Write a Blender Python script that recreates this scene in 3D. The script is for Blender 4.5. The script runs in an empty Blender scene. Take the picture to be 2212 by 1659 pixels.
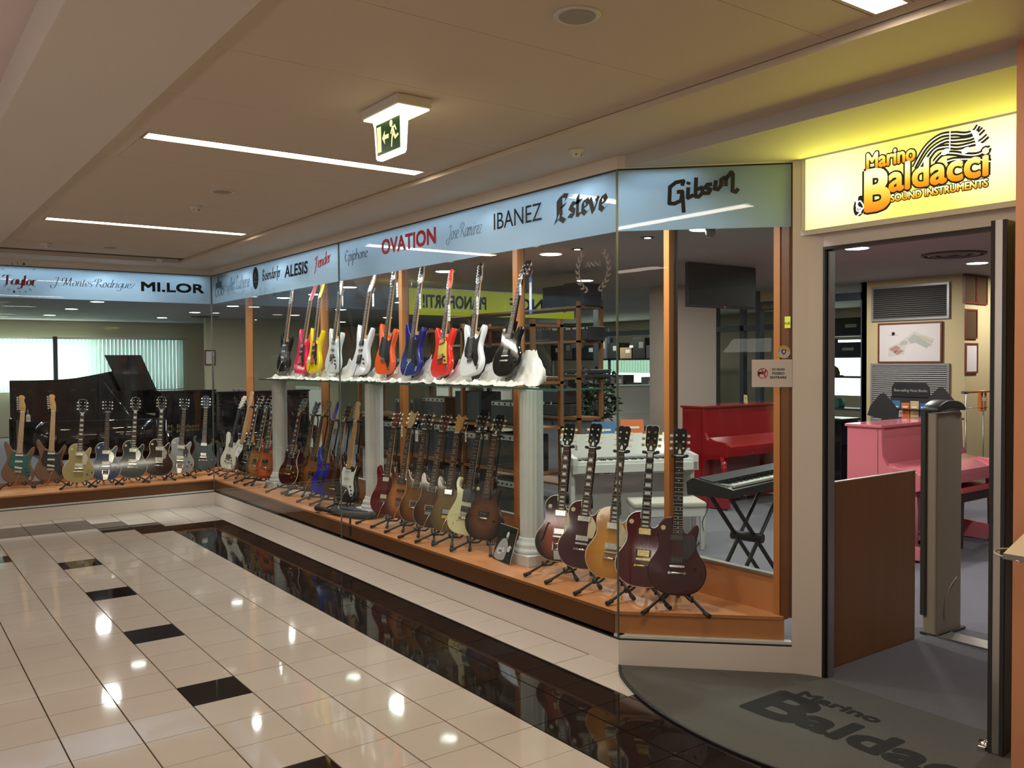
import bpy, bmesh, math, random
from mathutils import Vector as V, Matrix as M
random.seed(7)
SC = bpy.context.scene
COL = SC.collection
PI = math.pi

# ------------------------------------------------------------------ camera
CAM = V((-3.324, -3.562, 1.694)); FPX = 1898.6
RT = V((0.80723, -0.59021, -0.0062)); RT.normalize()
YAW, PIT, ROL = 0.6311, 0.0255, -0.0062
FW = V((math.sin(YAW)*math.cos(PIT), math.cos(YAW)*math.cos(PIT), -math.sin(PIT)))
r0 = V((math.cos(YAW), -math.sin(YAW), 0)); u0 = r0.cross(FW)
RT = r0*math.cos(ROL)+u0*math.sin(ROL); UP = -r0*math.sin(ROL)+u0*math.cos(ROL)
cd = bpy.data.cameras.new('camera'); cam = bpy.data.objects.new('camera', cd); COL.objects.link(cam)
cd.sensor_width = 36.0; cd.lens = FPX/2212*36.0; cd.clip_end = 200
mw = M((RT, UP, -FW)).transposed().to_4x4(); mw.translation = CAM
cam.matrix_world = mw
SC.camera = cam

def at(px, py, ax, val):
    """point of the plane {x|y|z}=val seen at photo pixel (px,py): used to read real positions off the photograph"""
    d = FW+RT*((px-1106)/FPX)-UP*((py-829.5)/FPX)
    i = 'xyz'.index(ax)
    return CAM+d*((val-CAM[i])/d[i])

# ------------------------------------------------------------------ world, exposure
w = bpy.data.worlds.new('world'); SC.world = w; w.use_nodes = True
w.node_tree.nodes['Background'].inputs[0].default_value = (1.0, 0.84, 0.70, 1)
w.node_tree.nodes['Background'].inputs[1].default_value = 0.23
SC.view_settings.view_transform = 'Standard'; SC.view_settings.look = 'None'
SC.view_settings.gamma = 1.0; SC.view_settings.use_curve_mapping = False
SC.view_settings.exposure = 0.0
SC.cycles.max_bounces = 10; SC.cycles.transparent_max_bounces = 24
SC.cycles.sample_clamp_indirect = 4.0
SC.cycles.caustics_reflective = False; SC.cycles.caustics_refractive = False

def area(name, loc, rot, sx, sy, power, col, shape='RECTANGLE', spread=PI):
    l = bpy.data.lights.new(name, 'AREA'); l.shape = shape; l.size = sx
    if shape in ('RECTANGLE', 'ELLIPSE'): l.size_y = sy
    l.energy = power; l.color = col; l.spread = spread
    o = bpy.data.objects.new(name, l); o.location = loc; o.rotation_euler = rot; COL.objects.link(o)
    return o
def spot(name, loc, tgt, power, col, ang=75, blend=.6, rad=.03):
    l = bpy.data.lights.new(name, 'SPOT'); l.energy = power; l.color = col
    l.spot_size = math.radians(ang); l.spot_blend = blend; l.shadow_soft_size = rad
    o = bpy.data.objects.new(name, l); o.location = loc
    o.rotation_euler = (V(tgt)-V(loc)).to_track_quat('-Z', 'Y').to_euler(); COL.objects.link(o)
    return o
WARM = (1.0, .84, .69); COOL = (1.0, .985, .93)
# ceiling strip lamps of the mall (the emitting diffusers are built further down)
for y in (-5.08, -1.95, 1.12, 4.22):
    area('strip_lamp_light', (-1.385, y, 2.835), (0, 0, 0), 1.5, .12, 19, WARM)
# the rest of the mall: further ceiling strips behind the camera
for x, y in ((-5.2, -5.0), (-5.2, -1.0), (-5.2, 3.0), (-8, -3), (-8, 3)):
    area('mall_lamp_light', (x, y, 2.9), (0, 0, 0), 1.6, .3, 20, WARM)
# store downlights
DL = [(x, y) for y in (1.25, 3.2, 5.17, 7.7, 10.1, 12.55, 14.9, 17.4) for x in (-2.5, -.2, 2.1, 4.25, 6.55)
      if not (x < 1 and y < 7.5)]
for x, y in ((2.1, 1.25), (3.2, -1.2), (1.5, 8.6), (-.2, 16.5), (5.5, 14), (10.5, 4), (10.5, 12), (8.2, 1.2), (2.1, 3.2), (2.1, 6.4), (4.25, 1.25), (4.25, 4.2), (6.55, 2.8), (2.1, 10.1), (-.2, 12.5), (2.1, 15), (-.8, 9.0), (6.5, 9)):
    area('store_downlight_light', (x, y, 2.73), (0, 0, 0), .2, .2, 34, COOL, 'DISK')
# spots inside the window display, on its ceiling close to the glass
for x, y, p in ((.09, .26, 60), (.11, 1.2, 20), (.11, 2.35, 20), (.11, 3.7, 26), (.11, 4.9, 24), (.11, 5.9, 22), (-1.20, 7.19, 80), (-3.4, 7.22, 40), (.42, 6.9, 16)):
    spot('display_spot_light', (x, y, 2.70), (x+(.2 if x > 0 else 0), y+(.2 if y > 7 else 0), .3), p, COOL, 168, .55, .04)
area('film_fill_light', (.11, 3.3, 2.735), (0, 0, 0), .05, 6.4, 25, (.86, .95, 1))  # added unseen fill strips, here and below, to brighten the film bands
area('film_fill_light', (.24, -.12, 2.735), (0, 0, -PI/4), .35, .04, .45, (.86, .95, 1))
area('film_fill_light', (-2.9, 7.18, 2.735), (0, 0, 0), 5.6, .05, 18, (.86, .95, 1))
for y in (-4, 0, 4):  # added unseen fill, aimed up at the beam and the ceiling void
    area('void_fill_light', (-5.2, y, 1.9), (PI, .7, 0), .3, 1.5, 13, (1, .84, .78))

# ------------------------------------------------------------------ materials
MATS = {}
def mat(name, col, rough=.5, metal=0., spec=.5, coat=0., emit=None, es=1., kind=None, c2=None, sc=8., alpha=None, bump=0.):
    if name in MATS: return MATS[name]
    m = bpy.data.materials.new(name); m.use_nodes = True; nt = m.node_tree; N = nt.nodes; L = nt.links
    b = N['Principled BSDF']
    b.inputs['Base Color'].default_value = (*col, 1); b.inputs['Roughness'].default_value = rough
    b.inputs['Metallic'].default_value = metal; b.inputs['Specular IOR Level'].default_value = spec
    b.inputs['Coat Weight'].default_value = coat; b.inputs['Coat Roughness'].default_value = .04
    if emit: b.inputs['Emission Color'].default_value = (*emit, 1); b.inputs['Emission Strength'].default_value = es
    if kind:
        tc = N.new('ShaderNodeTexCoord'); mp = N.new('ShaderNodeMapping'); L.new(tc.outputs['Object'], mp.inputs[0])
        ns = N.new('ShaderNodeTexNoise'); rp = N.new('ShaderNodeMix'); rp.data_type = 'RGBA'
        c2 = c2 or tuple(c*.8 for c in col)
        rp.inputs[6].default_value = (*col, 1); rp.inputs[7].default_value = (*c2, 1)
        ns.inputs['Scale'].default_value = sc; ns.inputs['Detail'].default_value = 6
        fac = ns.outputs['Fac']
        if kind == 'woodx': mp.inputs['Scale'].default_value = (.15, 3, 3)
        if kind == 'woody': mp.inputs['Scale'].default_value = (3, .15, 3)
        if kind == 'woodz': mp.inputs['Scale'].default_value = (3, 3, .15)
        if kind == 'burst':   # painted sunburst: dark rim, light centre, in the guitar body's own coordinates
            mp.inputs['Location'].default_value = (0, 0, -.15); mp.vector_type = 'POINT'
            mp.inputs['Scale'].default_value = (1, 0, .82)
            ln = N.new('ShaderNodeVectorMath'); ln.operation = 'LENGTH'
            mr = N.new('ShaderNodeMapRange'); mr.interpolation_type = 'SMOOTHSTEP'
            mr.inputs[1].default_value = .07; mr.inputs[2].default_value = .165
            L.new(mp.outputs[0], ln.inputs[0]); L.new(ln.outputs['Value'], mr.inputs[0]); fac = mr.outputs[0]
        else:
            L.new(mp.outputs[0], ns.inputs['Vector'])
        L.new(fac, rp.inputs[0]); L.new(rp.outputs[2], b.inputs['Base Color'])
        if bump:
            bp = N.new('ShaderNodeBump'); bp.inputs['Strength'].default_value = bump; bp.inputs['Distance'].default_value = .004
            L.new(ns.outputs['Fac'], bp.inputs['Height']); L.new(bp.outputs[0], b.inputs['Normal'])
    MATS[name] = m
    return m
def glassmat(name, tint=(.95, .98, .96), ior=1.45, refl=1.0):
    if name in MATS: return MATS[name]
    m = bpy.data.materials.new(name); m.use_nodes = True; nt = m.node_tree; N = nt.nodes; L = nt.links
    N.remove(N['Principled BSDF']); out = N['Material Output']
    tr = N.new('ShaderNodeBsdfTransparent'); tr.inputs[0].default_value = (*tint, 1)
    gl = N.new('ShaderNodeBsdfGlossy'); gl.inputs['Roughness'].default_value = 0.0; gl.inputs[0].default_value = (refl, refl, refl, 1)
    fr = N.new('ShaderNodeFresnel'); fr.inputs[0].default_value = ior
    ge = N.new('ShaderNodeNewGeometry'); ml = N.new('ShaderNodeMath'); ml.operation = 'MULTIPLY_ADD'; ml.inputs[1].default_value = -1; ml.inputs[2].default_value = 1
    L.new(ge.outputs['Backfacing'], ml.inputs[0]); m2 = N.new('ShaderNodeMath'); m2.operation = 'MULTIPLY'; L.new(ml.outputs[0], m2.inputs[0]); L.new(fr.outputs[0], m2.inputs[1])
    mx = N.new('ShaderNodeMixShader'); L.new(m2.outputs[0], mx.inputs[0]); L.new(tr.outputs[0], mx.inputs[1]); L.new(gl.outputs[0], mx.inputs[2])
    L.new(mx.outputs[0], out.inputs[0]); MATS[name] = m
    return m
def filmmat(name, col, tcol, tw=.5):
    m = bpy.data.materials.new(name); m.use_nodes = True; nt = m.node_tree; N = nt.nodes; L = nt.links
    N.remove(N['Principled BSDF']); out = N['Material Output']
    d = N.new('ShaderNodeBsdfDiffuse'); d.inputs[0].default_value = (*col, 1)
    t = N.new('ShaderNodeBsdfTranslucent'); t.inputs[0].default_value = (*tcol, 1)
    mx = N.new('ShaderNodeMixShader'); mx.inputs[0].default_value = tw
    L.new(d.outputs[0], mx.inputs[1]); L.new(t.outputs[0], mx.inputs[2]); L.new(mx.outputs[0], out.inputs[0]); MATS[name] = m
    return m
cream = mat('cream_paint', (.60, .54, .46), .45)
ceilm = mat('ceiling_paint', (.55, .465, .36), .7, kind='n', c2=(.53, .445, .345), sc=3)
tile_l = mat('light_tile', (.60, .54, .485), .045, spec=.6, kind='n', c2=(.56, .50, .44), sc=5)
tile_d = mat('dark_tile', (.012, .009, .008), .04, spec=.7, kind='n', c2=(.02, .015, .013), sc=14)
grout = mat('grout', (.07, .045, .03), .8)
plinthm = mat('plinth_laminate', (.72, .665, .60), .35)
wood = mat('beech_platform', (.56, .235, .09), .4, kind='woody', c2=(.48, .19, .07), sc=6)
woodp = mat('beech_post', (.52, .20, .052), .4, kind='woodz', c2=(.43, .155, .038), sc=7)
woodd = mat('dark_fascia_wood', (.17, .062, .02), .35, kind='woody', c2=(.12, .042, .014), sc=7)
woodb = mat('entrance_panel_wood', (.27, .125, .048), .4, kind='woodz', c2=(.21, .092, .034), sc=6)
white = mat('white_plastic', (.75, .74, .71), .4)
black = mat('black_rubber', (.012, .012, .013), .5)
blackg = mat('black_gloss', (.006, .006, .007), .06, coat=.6)
blackm = mat('black_matt', (.02, .02, .022), .75)
chrome = mat('chrome', (.75, .74, .72), .12, metal=1)
goldm = mat('gold_metal', (.80, .62, .25), .22, metal=1)
alu = mat('aluminium', (.55, .53, .50), .35, metal=1)
glass = glassmat('pane_glass', (.96, .98, .97), 1.32)
glass2 = glassmat('inner_glass', (.92, .95, .93), 1.2)
shelfg = glassmat('shelf_glass', (.78, .90, .84), 1.5)
edgeg = mat('green_glass_edge', (.06, .12, .10), .15, spec=.8)
film = filmmat('blue_frosted_film', (.50, .60, .70), (.66, .80, .92), .62)
lampw = mat('lamp_diffuser', (1, 1, 1), .5, emit=(1, .93, .80), es=13)
lampc = mat('downlight_diffuser', (1, 1, 1), .5, emit=(.97, 1, .98), es=9)
ink = mat('black_vinyl', (.008, .008, .009), .5)
redv = mat('red_vinyl', (.55, .02, .015), .5)

# ------------------------------------------------------------------ mesh building
class MB:
    def __init__(s): s.v = []; s.f = []; s.m = []; s.s = []
    def add(s, vs, fs, mi=0, sm=False, X=None):
        n = len(s.v); s.v += [tuple(X@V(p)) if X else tuple(p) for p in vs]
        for f in fs: s.f.append([i+n for i in f]); s.m.append(mi); s.s.append(sm)
        return s
    def box(s, x0, x1, y0, y1, z0, z1, mi=0, X=None):
        vs = [(x, y, z) for z in (z0, z1) for y in (y0, y1) for x in (x0, x1)]
        return s.add(vs, [(0, 2, 3, 1), (4, 5, 7, 6), (0, 1, 5, 4), (2, 6, 7, 3), (0, 4, 6, 2), (1, 3, 7, 5)], mi, False, X)
    def tube(s, path, r, n=8, mi=0, cap=True, X=None):
        P = [V(p) for p in path]; R = r if isinstance(r, (list, tuple)) else [r]*len(P)
        vs = []; u = None
        for i, p in enumerate(P):
            t = (P[min(i+1, len(P)-1)]-P[max(i-1, 0)]).normalized()
            if u is None: u = t.orthogonal().normalized()
            u = (u-t*u.dot(t)).normalized(); q = t.cross(u)
            vs += [p+(u*math.cos(2*PI*k/n)+q*math.sin(2*PI*k/n))*R[i] for k in range(n)]
        fs = [(i*n+k, i*n+(k+1) % n, (i+1)*n+(k+1) % n, (i+1)*n+k) for i in range(len(P)-1) for k in range(n)]
        s.add(vs, fs, mi, True, X)
        if cap:
            s.add(vs[:n], [tuple(range(n))[::-1]], mi, False, X); s.add(vs[-n:], [tuple(range(n))], mi, False, X)
        return s
    def lathe(s, prof, n=24, mi=0, X=None, flute=0, fd=.0, cap=True):
        vs = []
        for r, z in prof:
            for k in range(n):
                rr = r-(fd*(.5+.5*math.cos(2*PI*k*flute/n)) if flute and abs(r-prof_r(prof)) < 1e-6 else 0)
                vs.append((rr*math.cos(2*PI*k/n), rr*math.sin(2*PI*k/n), z))
        fs = [(i*n+k, i*n+(k+1) % n, (i+1)*n+(k+1) % n, (i+1)*n+k) for i in range(len(prof)-1) for k in range(n)]
        s.add(vs, fs, mi, True, X)
        if cap: s.add(vs[:n], [tuple(range(n))[::-1]], mi, False, X); s.add(vs[-n:], [tuple(range(n))], mi, False, X)
        return s
    def prism(s, pts, d0, d1, ch=0., axis='y', mi=0, me=None, mb=None, X=None, back=True):
        """outline pts (a,b); depth d0 (front) .. d1 (back) along axis; ch = rounded edge; me = edge material"""
        n = len(pts); P = [V((p[0], p[1])) for p in pts]
        ar = sum(P[i].x*P[(i+1) % n].y-P[(i+1) % n].x*P[i].y for i in range(n))
        if ar < 0: P.reverse()
        nm = []
        for i in range(n):
            e = (P[(i+1) % n]-P[i-1]); e = V((e.y, -e.x)); nm.append(e.normalized() if e.length > 1e-9 else V((0, 0)))
        sg = 1 if d1 > d0 else -1
        if ch: rings = [(-ch, d0), (-ch*.3, d0+sg*ch*.3), (0, d0+sg*ch), (0, d1-sg*ch), (-ch, d1)]
        else: rings = [(0, d0), (0, d1)]
        vs = []
        for o, d in rings:
            for i in range(n):
                q = P[i]+nm[i]*o
                vs.append({'y': (q.x, d, q.y), 'z': (q.x, q.y, d), 'x': (d, q.x, q.y)}[axis])
        me = mi if me is None else me
        for j in range(len(rings)-1):
            mm = mi if (ch and j not in (0, 1)) else me
            if ch and mb is not None and j >= 2: mm = mb
            s.add([], [], 0)
            k0 = len(s.v)
            s.add(vs[j*n:(j+2)*n], [(i, (i+1) % n, n+(i+1) % n, n+i) for i in range(n)], mm, bool(ch) or n > 12, X)
        s.add(vs[:n], [tuple(range(n))], mi, False, X)
        if back: s.add(vs[-n:], [tuple(range(n))[::-1]], mb if mb is not None else mi, False, X)
        return s
    def mesh(s, name, mats):
        me = bpy.data.meshes.new(name); me.from_pydata(s.v, [], s.f)
        for m in (mats if isinstance(mats, (list, tuple)) else [mats]): me.materials.append(m)
        me.polygons.foreach_set('material_index', s.m); me.polygons.foreach_set('use_smooth', s.s)
        me.validate(); bm = bmesh.new(); bm.from_mesh(me)
        bmesh.ops.remove_doubles(bm, verts=bm.verts, dist=1e-5); bmesh.ops.recalc_face_normals(bm, faces=bm.faces)
        bm.to_mesh(me); bm.free(); me.update()
        return me
    def build(s, name, mats, parent=None, bev=0., kind=None):
        return link(name, s.mesh(name, mats), parent, bev, kind)
def prof_r(p): return max(r for r, z in p[1:-1]) if len(p) > 3 else p[0][0]
def link(name, me, parent=None, bev=0., kind=None):
    o = bpy.data.objects.new(name, me); COL.objects.link(o)
    if parent: o.parent = parent
    if bev:
        b = o.modifiers.new('bevel', 'BEVEL'); b.width = bev; b.segments = 2; b.limit_method = 'ANGLE'
    if kind: o['kind'] = kind
    return o
def tag(o, label, cat, group=None):
    o['label'] = label; o['category'] = cat
    if group: o['group'] = group
    return o
def thing(name, label, cat, loc=(0, 0, 0), rz=0., group=None):
    o = bpy.data.objects.new(name, None); COL.objects.link(o); o.location = loc; o.rotation_euler = (0, 0, rz)
    o.empty_display_size = .1
    return tag(o, label, cat, group)
def bx(x0, x1, y0, y1, z0, z1): return MB().box(x0, x1, y0, y1, z0, z1)
def st(name, mb, m, parent=None, bev=0., kind=None):
    o = mb.build(name, m, parent, bev)
    if not parent: o['kind'] = 'structure'
    if kind: o['kind'] = kind
    return o
def smooth(pts, n=3, closed=True):
    out = []; k = len(pts)
    for i in range(k if closed else k-1):
        p0, p1, p2, p3 = [V(pts[j % k] if closed else pts[max(0, min(k-1, j))]) for j in (i-1, i, i+1, i+2)]
        for t in range(n):
            t /= n
            out.append(.5*((2*p1)+(-p0+p2)*t+(2*p0-5*p1+4*p2-p3)*t*t+(-p0+3*p1-3*p2+p3)*t**3))
    if not closed: out.append(V(pts[-1]))
    return [tuple(p) for p in out]
# ------------------------------------------------------------------ mall floor: one object per tile
XR, TX, TY, YB = -.2643, .3, .3, .8477
DARK = {(5, r) for r in (-8, -4, 0, 4, 8, 12)} | {(7, 14), (9, 14), (8, 10), (9, 2), (11, 2)}
for r in range(-14, 17): DARK.add((0, r))
for r in range(-14, 17): DARK.add((1, r))
DARK |= {(1, 16), (2, 16), (2, 17), (3, 17), (3, 18)}
for c in range(4, 16): DARK |= {(c, 18), (c, 19)}
floor = st('floor', bx(-9, .735, -9, 7.16, -.05, -.006), grout)
JX, JY = .0034, .0021
def tmesh(w, h, m):
    return MB().box(0, w, 0, h, -.006, 0).mesh('tile', m)
full_l = tmesh(TX-2*JX, TY-2*JY, tile_l); full_d = tmesh(TX-2*JX, TY-2*JY, tile_d)
rest = MB(); cand = []
for c in range(-4, 18):
    for r in range(-30, 21):
        x0 = XR-(c+1)*TX; x1 = XR-c*TX; y0 = YB+r*TY; y1 = y0+TY
        if y0 > 7.06 or x0 > .72: continue
        if c < 0:   # right of the dark band: cut along the shop front
            if x0 >= 0 and y1 > -.02 and x0-.0 > -y0+.05: continue
            if c == -1 and y0 > -.05: x1 = -.002
            if c < -1 and y1 > -x0+.05: continue
        if y1 > 7.07: y1 = 7.068
        d = (V(((x0+x1)/2, (y0+y1)/2, 0))-CAM)
        dep = d.dot(FW); vis = 0
        if dep > .5:
            px = 1106+FPX*d.dot(RT)/dep; py = 829.5-FPX*d.dot(UP)/dep
            vis = -120 < px < 2330 and py < 1800
        dark = (c, r) in DARK or (c < 0 and r < -14+0*c) 
        if c < 0 and r <= -5: dark = True
        cand.append((not vis, dep, c, r, x0, x1, y0, y1, dark))
cand.sort(key=lambda t: t[:4])
nt = 0
for nv, dep, c, r, x0, x1, y0, y1, dark in cand:
    if not nv and nt < 298:
        nt += 1
        w_, h_ = x1-x0-2*JX, y1-y0-2*JY
        me = (full_d if dark else full_l) if abs(w_-(TX-2*JX)) < 1e-3 and abs(h_-(TY-2*JY)) < 1e-3 else tmesh(w_, h_, tile_d if dark else tile_l)
        o = link('tile', me, floor); o.location = (x0+JX, y0+JY, random.uniform(-.0004, .0004))
    else:
        rest.box(x0+JX, x1-JX, y0+JY, y1-JY, -.006, 0, 1 if dark else 0)
st('tiles_beyond', rest, [tile_l, tile_d], floor, kind='stuff')

carpet = mat('store_carpet', (.17, .165, .19), .95, kind='n', c2=(.13, .125, .15), sc=60, bump=.6)
carp2 = mat('entrance_carpet', (.13, .125, .14), .95, kind='n', c2=(.09, .086, .10), sc=90, bump=.8)
st('floor_store', MB().prism([(.735, -9), (14, -9), (14, 21), (-14, 21), (-14, 7.16), (.02, 7.16), (.02, .02), (.67, -.65), (.735, -.79)], -.004, -.05, axis='z'), carpet)
e = st('floor_entrance', bx(.737, 1.90, -3.5, -.74, -.004, .003), carp2)

# ------------------------------------------------------------------ shop front: plinths, trims, glass
def wallbox(name, x0, y0, x1, y1, th, z0, z1, m, kind='structure', off=0.):
    a = V((x0, y0, 0)); b = V((x1, y1, 0)); d = (b-a).normalized(); n = V((d.y, -d.x, 0))   # n: to the right of a->b
    mb = MB(); P = [a-n*off, b-n*off, b-n*(off+th), a-n*(off+th)]
    mb.prism([(p.x, p.y) for p in P], z0, z1, axis='z'); o = mb.build(name, m)
    if kind: o['kind'] = kind
    return o
H0, HT = .158, 2.738
LX = -6.0
# main wall (x=0), left wall (y=7.07), angled wall (0,0)-(.66,-.65)
wallbox('baseboard_main', 0, 7.07, 0, 0, .06, 0, H0-.012, plinthm, off=-.06+.06)
wallbox('baseboard_left', LX, 7.07, 0, 7.07, .06, 0, H0-.012, plinthm, off=0)
wallbox('baseboard_angled', 0, 0, .66, -.652, .06, 0, H0-.012, plinthm, off=0)
trimw = mat('white_trim', (.80, .78, .74), .3); trimb = mat('dark_gasket', (.01, .01, .01), .5)
for i, (a, b, c, d) in enumerate(((0, 7.07, 0, 0), (LX, 7.07, 0, 7.07), (0, 0, .66, -.652))):
    o = wallbox('trim_%d' % (i+1), a, b, c, d, .05, H0-.012, H0-.004, trimb, off=.003)
    o2 = wallbox('glazing_bead', a, b, c, d, .04, H0-.004, H0+.012, trimw, off=.012, kind=None); o2.parent = o
def pane(name, x0, y0, x1, y1, z0=H0, z1=HT, m=glass, th=.008, off=-.002):
    return wallbox(name, x0, y0, x1, y1, th, z0, z1, m, off=off)
pane('window_1', 0, 3.535, 0, .004); pane('window_2', 0, 7.07, 0, 3.545)
pane('window_3', LX, 7.07, -.004, 7.07); pane('window_4', .004, -.004, .655, -.647)
seam = mat('glass_joint', (.10, .13, .11), .3, spec=.7)
for x, y in ((0, 3.54), (-.003, .0), (-.006, 7.066)):
    bx(x-.004, x+.006, y-.004, y+.004, H0, HT).build('trim_joint', seam)['kind'] = 'structure'
# fascia over the glass
for nm, a, b, c, d in (('main', 0, 7.07, 0, 0), ('left', LX, 7.07, 0, 7.07), ('angled', 0, 0, .70, -.69)):
    wallbox('wall_fascia_'+nm, a, b, c, d, .06, HT+.006, 2.814, cream, off=.0)
    wallbox('trim_fascia_'+nm, a, b, c, d, .03, HT, HT+.006, trimb, off=.004)
# blue frosted film along the top of the panes
ZF = 2.405
def filmstrip(x0, y0, x1, y1, label):
    o = wallbox('frosted_film', x0, y0, x1, y1, .0015, ZF, HT-.002, film, kind=None, off=.008)
    return tag(o, label, 'sign band', 'pale blue film bands along the top of the windows')
filmstrip(0, 7.062, 0, 3.546, 'pale blue film band on the far half of the long window'); filmstrip(0, 3.534, 0, .004, 'pale blue film band on the near half of the long window')
filmstrip(LX, 7.07, -.01, 7.07, 'pale blue film band across the far left window'); filmstrip(.004, -.004, .655, -.647, 'pale blue film band on the angled window by the door')

# ------------------------------------------------------------------ door wall x=.735
pst = mat('cream_metal', (.62, .56, .49), .35)
st('wall_door_post', MB().prism([(.66, -.652), (.668, -.648), (.735, -.715), (.80, -.73), (.80, -.79), (.735, -.79), (.70, -.722)], 0, 2.36, axis='z'), pst)
st('wall_over_post', MB().prism([(.66, -.652), (.85, -.60), (.85, -.79), (.735, -.79), (.70, -.722)], 2.36, 2.814, axis='z'), pst)
st('wall_door_head', bx(.735, .85, -2.9, -.78, 2.285, 2.814), pst)
st('trim_door_gasket', MB().box(.728, .80, -.802, -.79, 0, 2.27).box(.728, .80, -2.9, -.79, 2.27, 2.285), trimb)
st('trim_door_channel', MB().box(.752, .80, -.815, -.806, 0, 2.262), alu)
orange = mat('orange_wall_paint', (.50, .215, .105), .6, kind='n', c2=(.47, .20, .095), sc=4)
st('wall_orange', bx(-.034, .73, -6.5, -2.091, 0, 2.814), orange)

# ------------------------------------------------------------------ ceilings
ZC, ZB, ZS = 2.843, 2.814, 2.75
c = st('ceiling', bx(-2.325, -.515, -9, 6.56, ZC+.012, 3.1), mat('ceiling_gap', (.10, .075, .05), .8))
ys = [-9+i*.6667 for i in range(24)]
for i in range(23):
    y0, y1 = ys[i], min(ys[i+1], 6.56)
    if y1 < -3.3: mb = None
    # planks split around the recessed strip lamps
    segs = [(-2.325, -.515, y0, y1)]
    for yl in (-5.08, -1.95, 1.12, 4.22):
        ns = []
        for a, b, p, q in segs:
            if p < yl+.075 and q > yl-.075:
                ns += [(a, -2.19, p, q), (-.585, b, p, q)]
                if p < yl-.075: ns.append((-2.19, -.585, p, yl-.075))
                if q > yl+.075: ns.append((-2.19, -.585, yl+.075, q))
            else: ns.append((a, b, p, q))
        segs = ns
    mb = MB()
    for a, b, p, q in segs: mb.box(a, b-.002, p+(.0012 if p == y0 else 0), q-(.0012 if q == y1 else 0), ZC, ZC+.012)
    mb.build('ceiling_panel', ceilm, c)
st('ceiling_bulkhead', MB().box(-.515, .73, -9, 7.07, ZB, 3.1).box(-2.3, -.515, 6.56, 7.07, ZB, 3.1).box(-9, -2.3, 6.56, 7.07, ZB-.0, 3.1), ceilm)
st('trim_ceiling_gap', MB().box(-.5185, -.515, -9, 6.56, ZC-.001, ZC+.01), trimb)
zt = at(86, 0, 'x', -2.81).z
st('ceiling_beam', bx(-2.815, -2.325, -9, 6.56, ZC-.030, 3.3), mat('beam_paint', (.60, .545, .48), .7))
st('ceiling_void', bx(-9, -2.815, -9, 6.56, zt+.0, zt+.2), mat('void_paint', (.62, .53, .50), .7))
st('ceiling_store', MB().box(.032, 14, -9, 21, ZS, 2.95).box(-14, .032, 7.105, 21, ZS, 2.95), mat('store_ceiling', (.42, .40, .38), .8))
# ------------------------------------------------------------------ guitars
OUT = {
'lp': ([(0,0),(-.06,.004),(-.115,.028),(-.152,.075),(-.165,.13),(-.155,.18),(-.128,.222),(-.108,.262),(-.106,.305),(-.116,.35),(-.108,.395),(-.078,.428),(-.045,.438),(-.027,.438),(-.027,.40),(.027,.375),(.034,.356),(.05,.35),(.07,.365),(.088,.392),(.108,.4),(.118,.378),(.115,.345),(.105,.305),(.108,.262),(.128,.222),(.155,.18),(.165,.13),(.152,.075),(.115,.028),(.06,.004)], .05, .345, .79),
'strat': ([(0,.004),(-.06,.002),(-.115,.022),(-.150,.07),(-.158,.125),(-.140,.185),(-.118,.235),(-.116,.285),(-.132,.34),(-.148,.395),(-.152,.435),(-.138,.458),(-.118,.445),(-.095,.405),(-.07,.368),(-.045,.352),(-.027,.352),(.027,.345),(.038,.318),(.055,.308),(.075,.325),(.095,.362),(.115,.392),(.136,.4),(.148,.378),(.142,.335),(.122,.285),(.112,.235),(.128,.185),(.155,.13),(.160,.08),(.140,.032),(.09,.006)], .045, .325, .78),
'dinky': ([(0,.004),(-.06,.002),(-.115,.022),(-.150,.07),(-.155,.125),(-.135,.185),(-.115,.235),(-.115,.285),(-.130,.34),(-.143,.40),(-.146,.455),(-.138,.482),(-.118,.455),(-.095,.405),(-.07,.365),(-.045,.348),(-.027,.345),(.027,.335),(.038,.308),(.055,.298),(.075,.318),(.095,.362),(.118,.405),(.140,.43),(.150,.40),(.142,.335),(.122,.285),(.112,.235),(.128,.185),(.155,.13),(.160,.08),(.140,.032),(.09,.006)], .045, .315, .78),
'prs': ([(0,0),(-.06,.003),(-.115,.026),(-.150,.07),(-.158,.125),(-.142,.18),(-.118,.225),(-.108,.27),(-.116,.32),(-.128,.365),(-.128,.405),(-.112,.428),(-.097,.408),(-.08,.372),(-.055,.352),(-.027,.35),(.027,.34),(.042,.322),(.06,.325),(.078,.348),(.098,.380),(.115,.378),(.12,.345),(.11,.305),(.106,.265),(.118,.222),(.142,.175),(.158,.12),(.150,.068),(.115,.025),(.06,.003)], .045, .33, .77),
'sg': ([(0,0),(-.07,.004),(-.13,.03),(-.163,.085),(-.162,.145),(-.135,.2),(-.112,.25),(-.108,.3),(-.122,.345),(-.132,.39),(-.120,.425),(-.098,.43),(-.088,.412),(-.098,.39),(-.09,.355),(-.06,.335),(-.027,.33),(.027,.33),(.06,.325),(.085,.345),(.097,.372),(.092,.398),(.11,.405),(.128,.375),(.12,.33),(.106,.29),(.112,.245),(.138,.195),(.163,.14),(.16,.08),(.13,.03),(.07,.004)], .036, .345, .79),
}
OUT['es'] = ([(x*1.08, z*1.04) for x, z in OUT['lp'][0]], .058, .355, .80)
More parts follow.
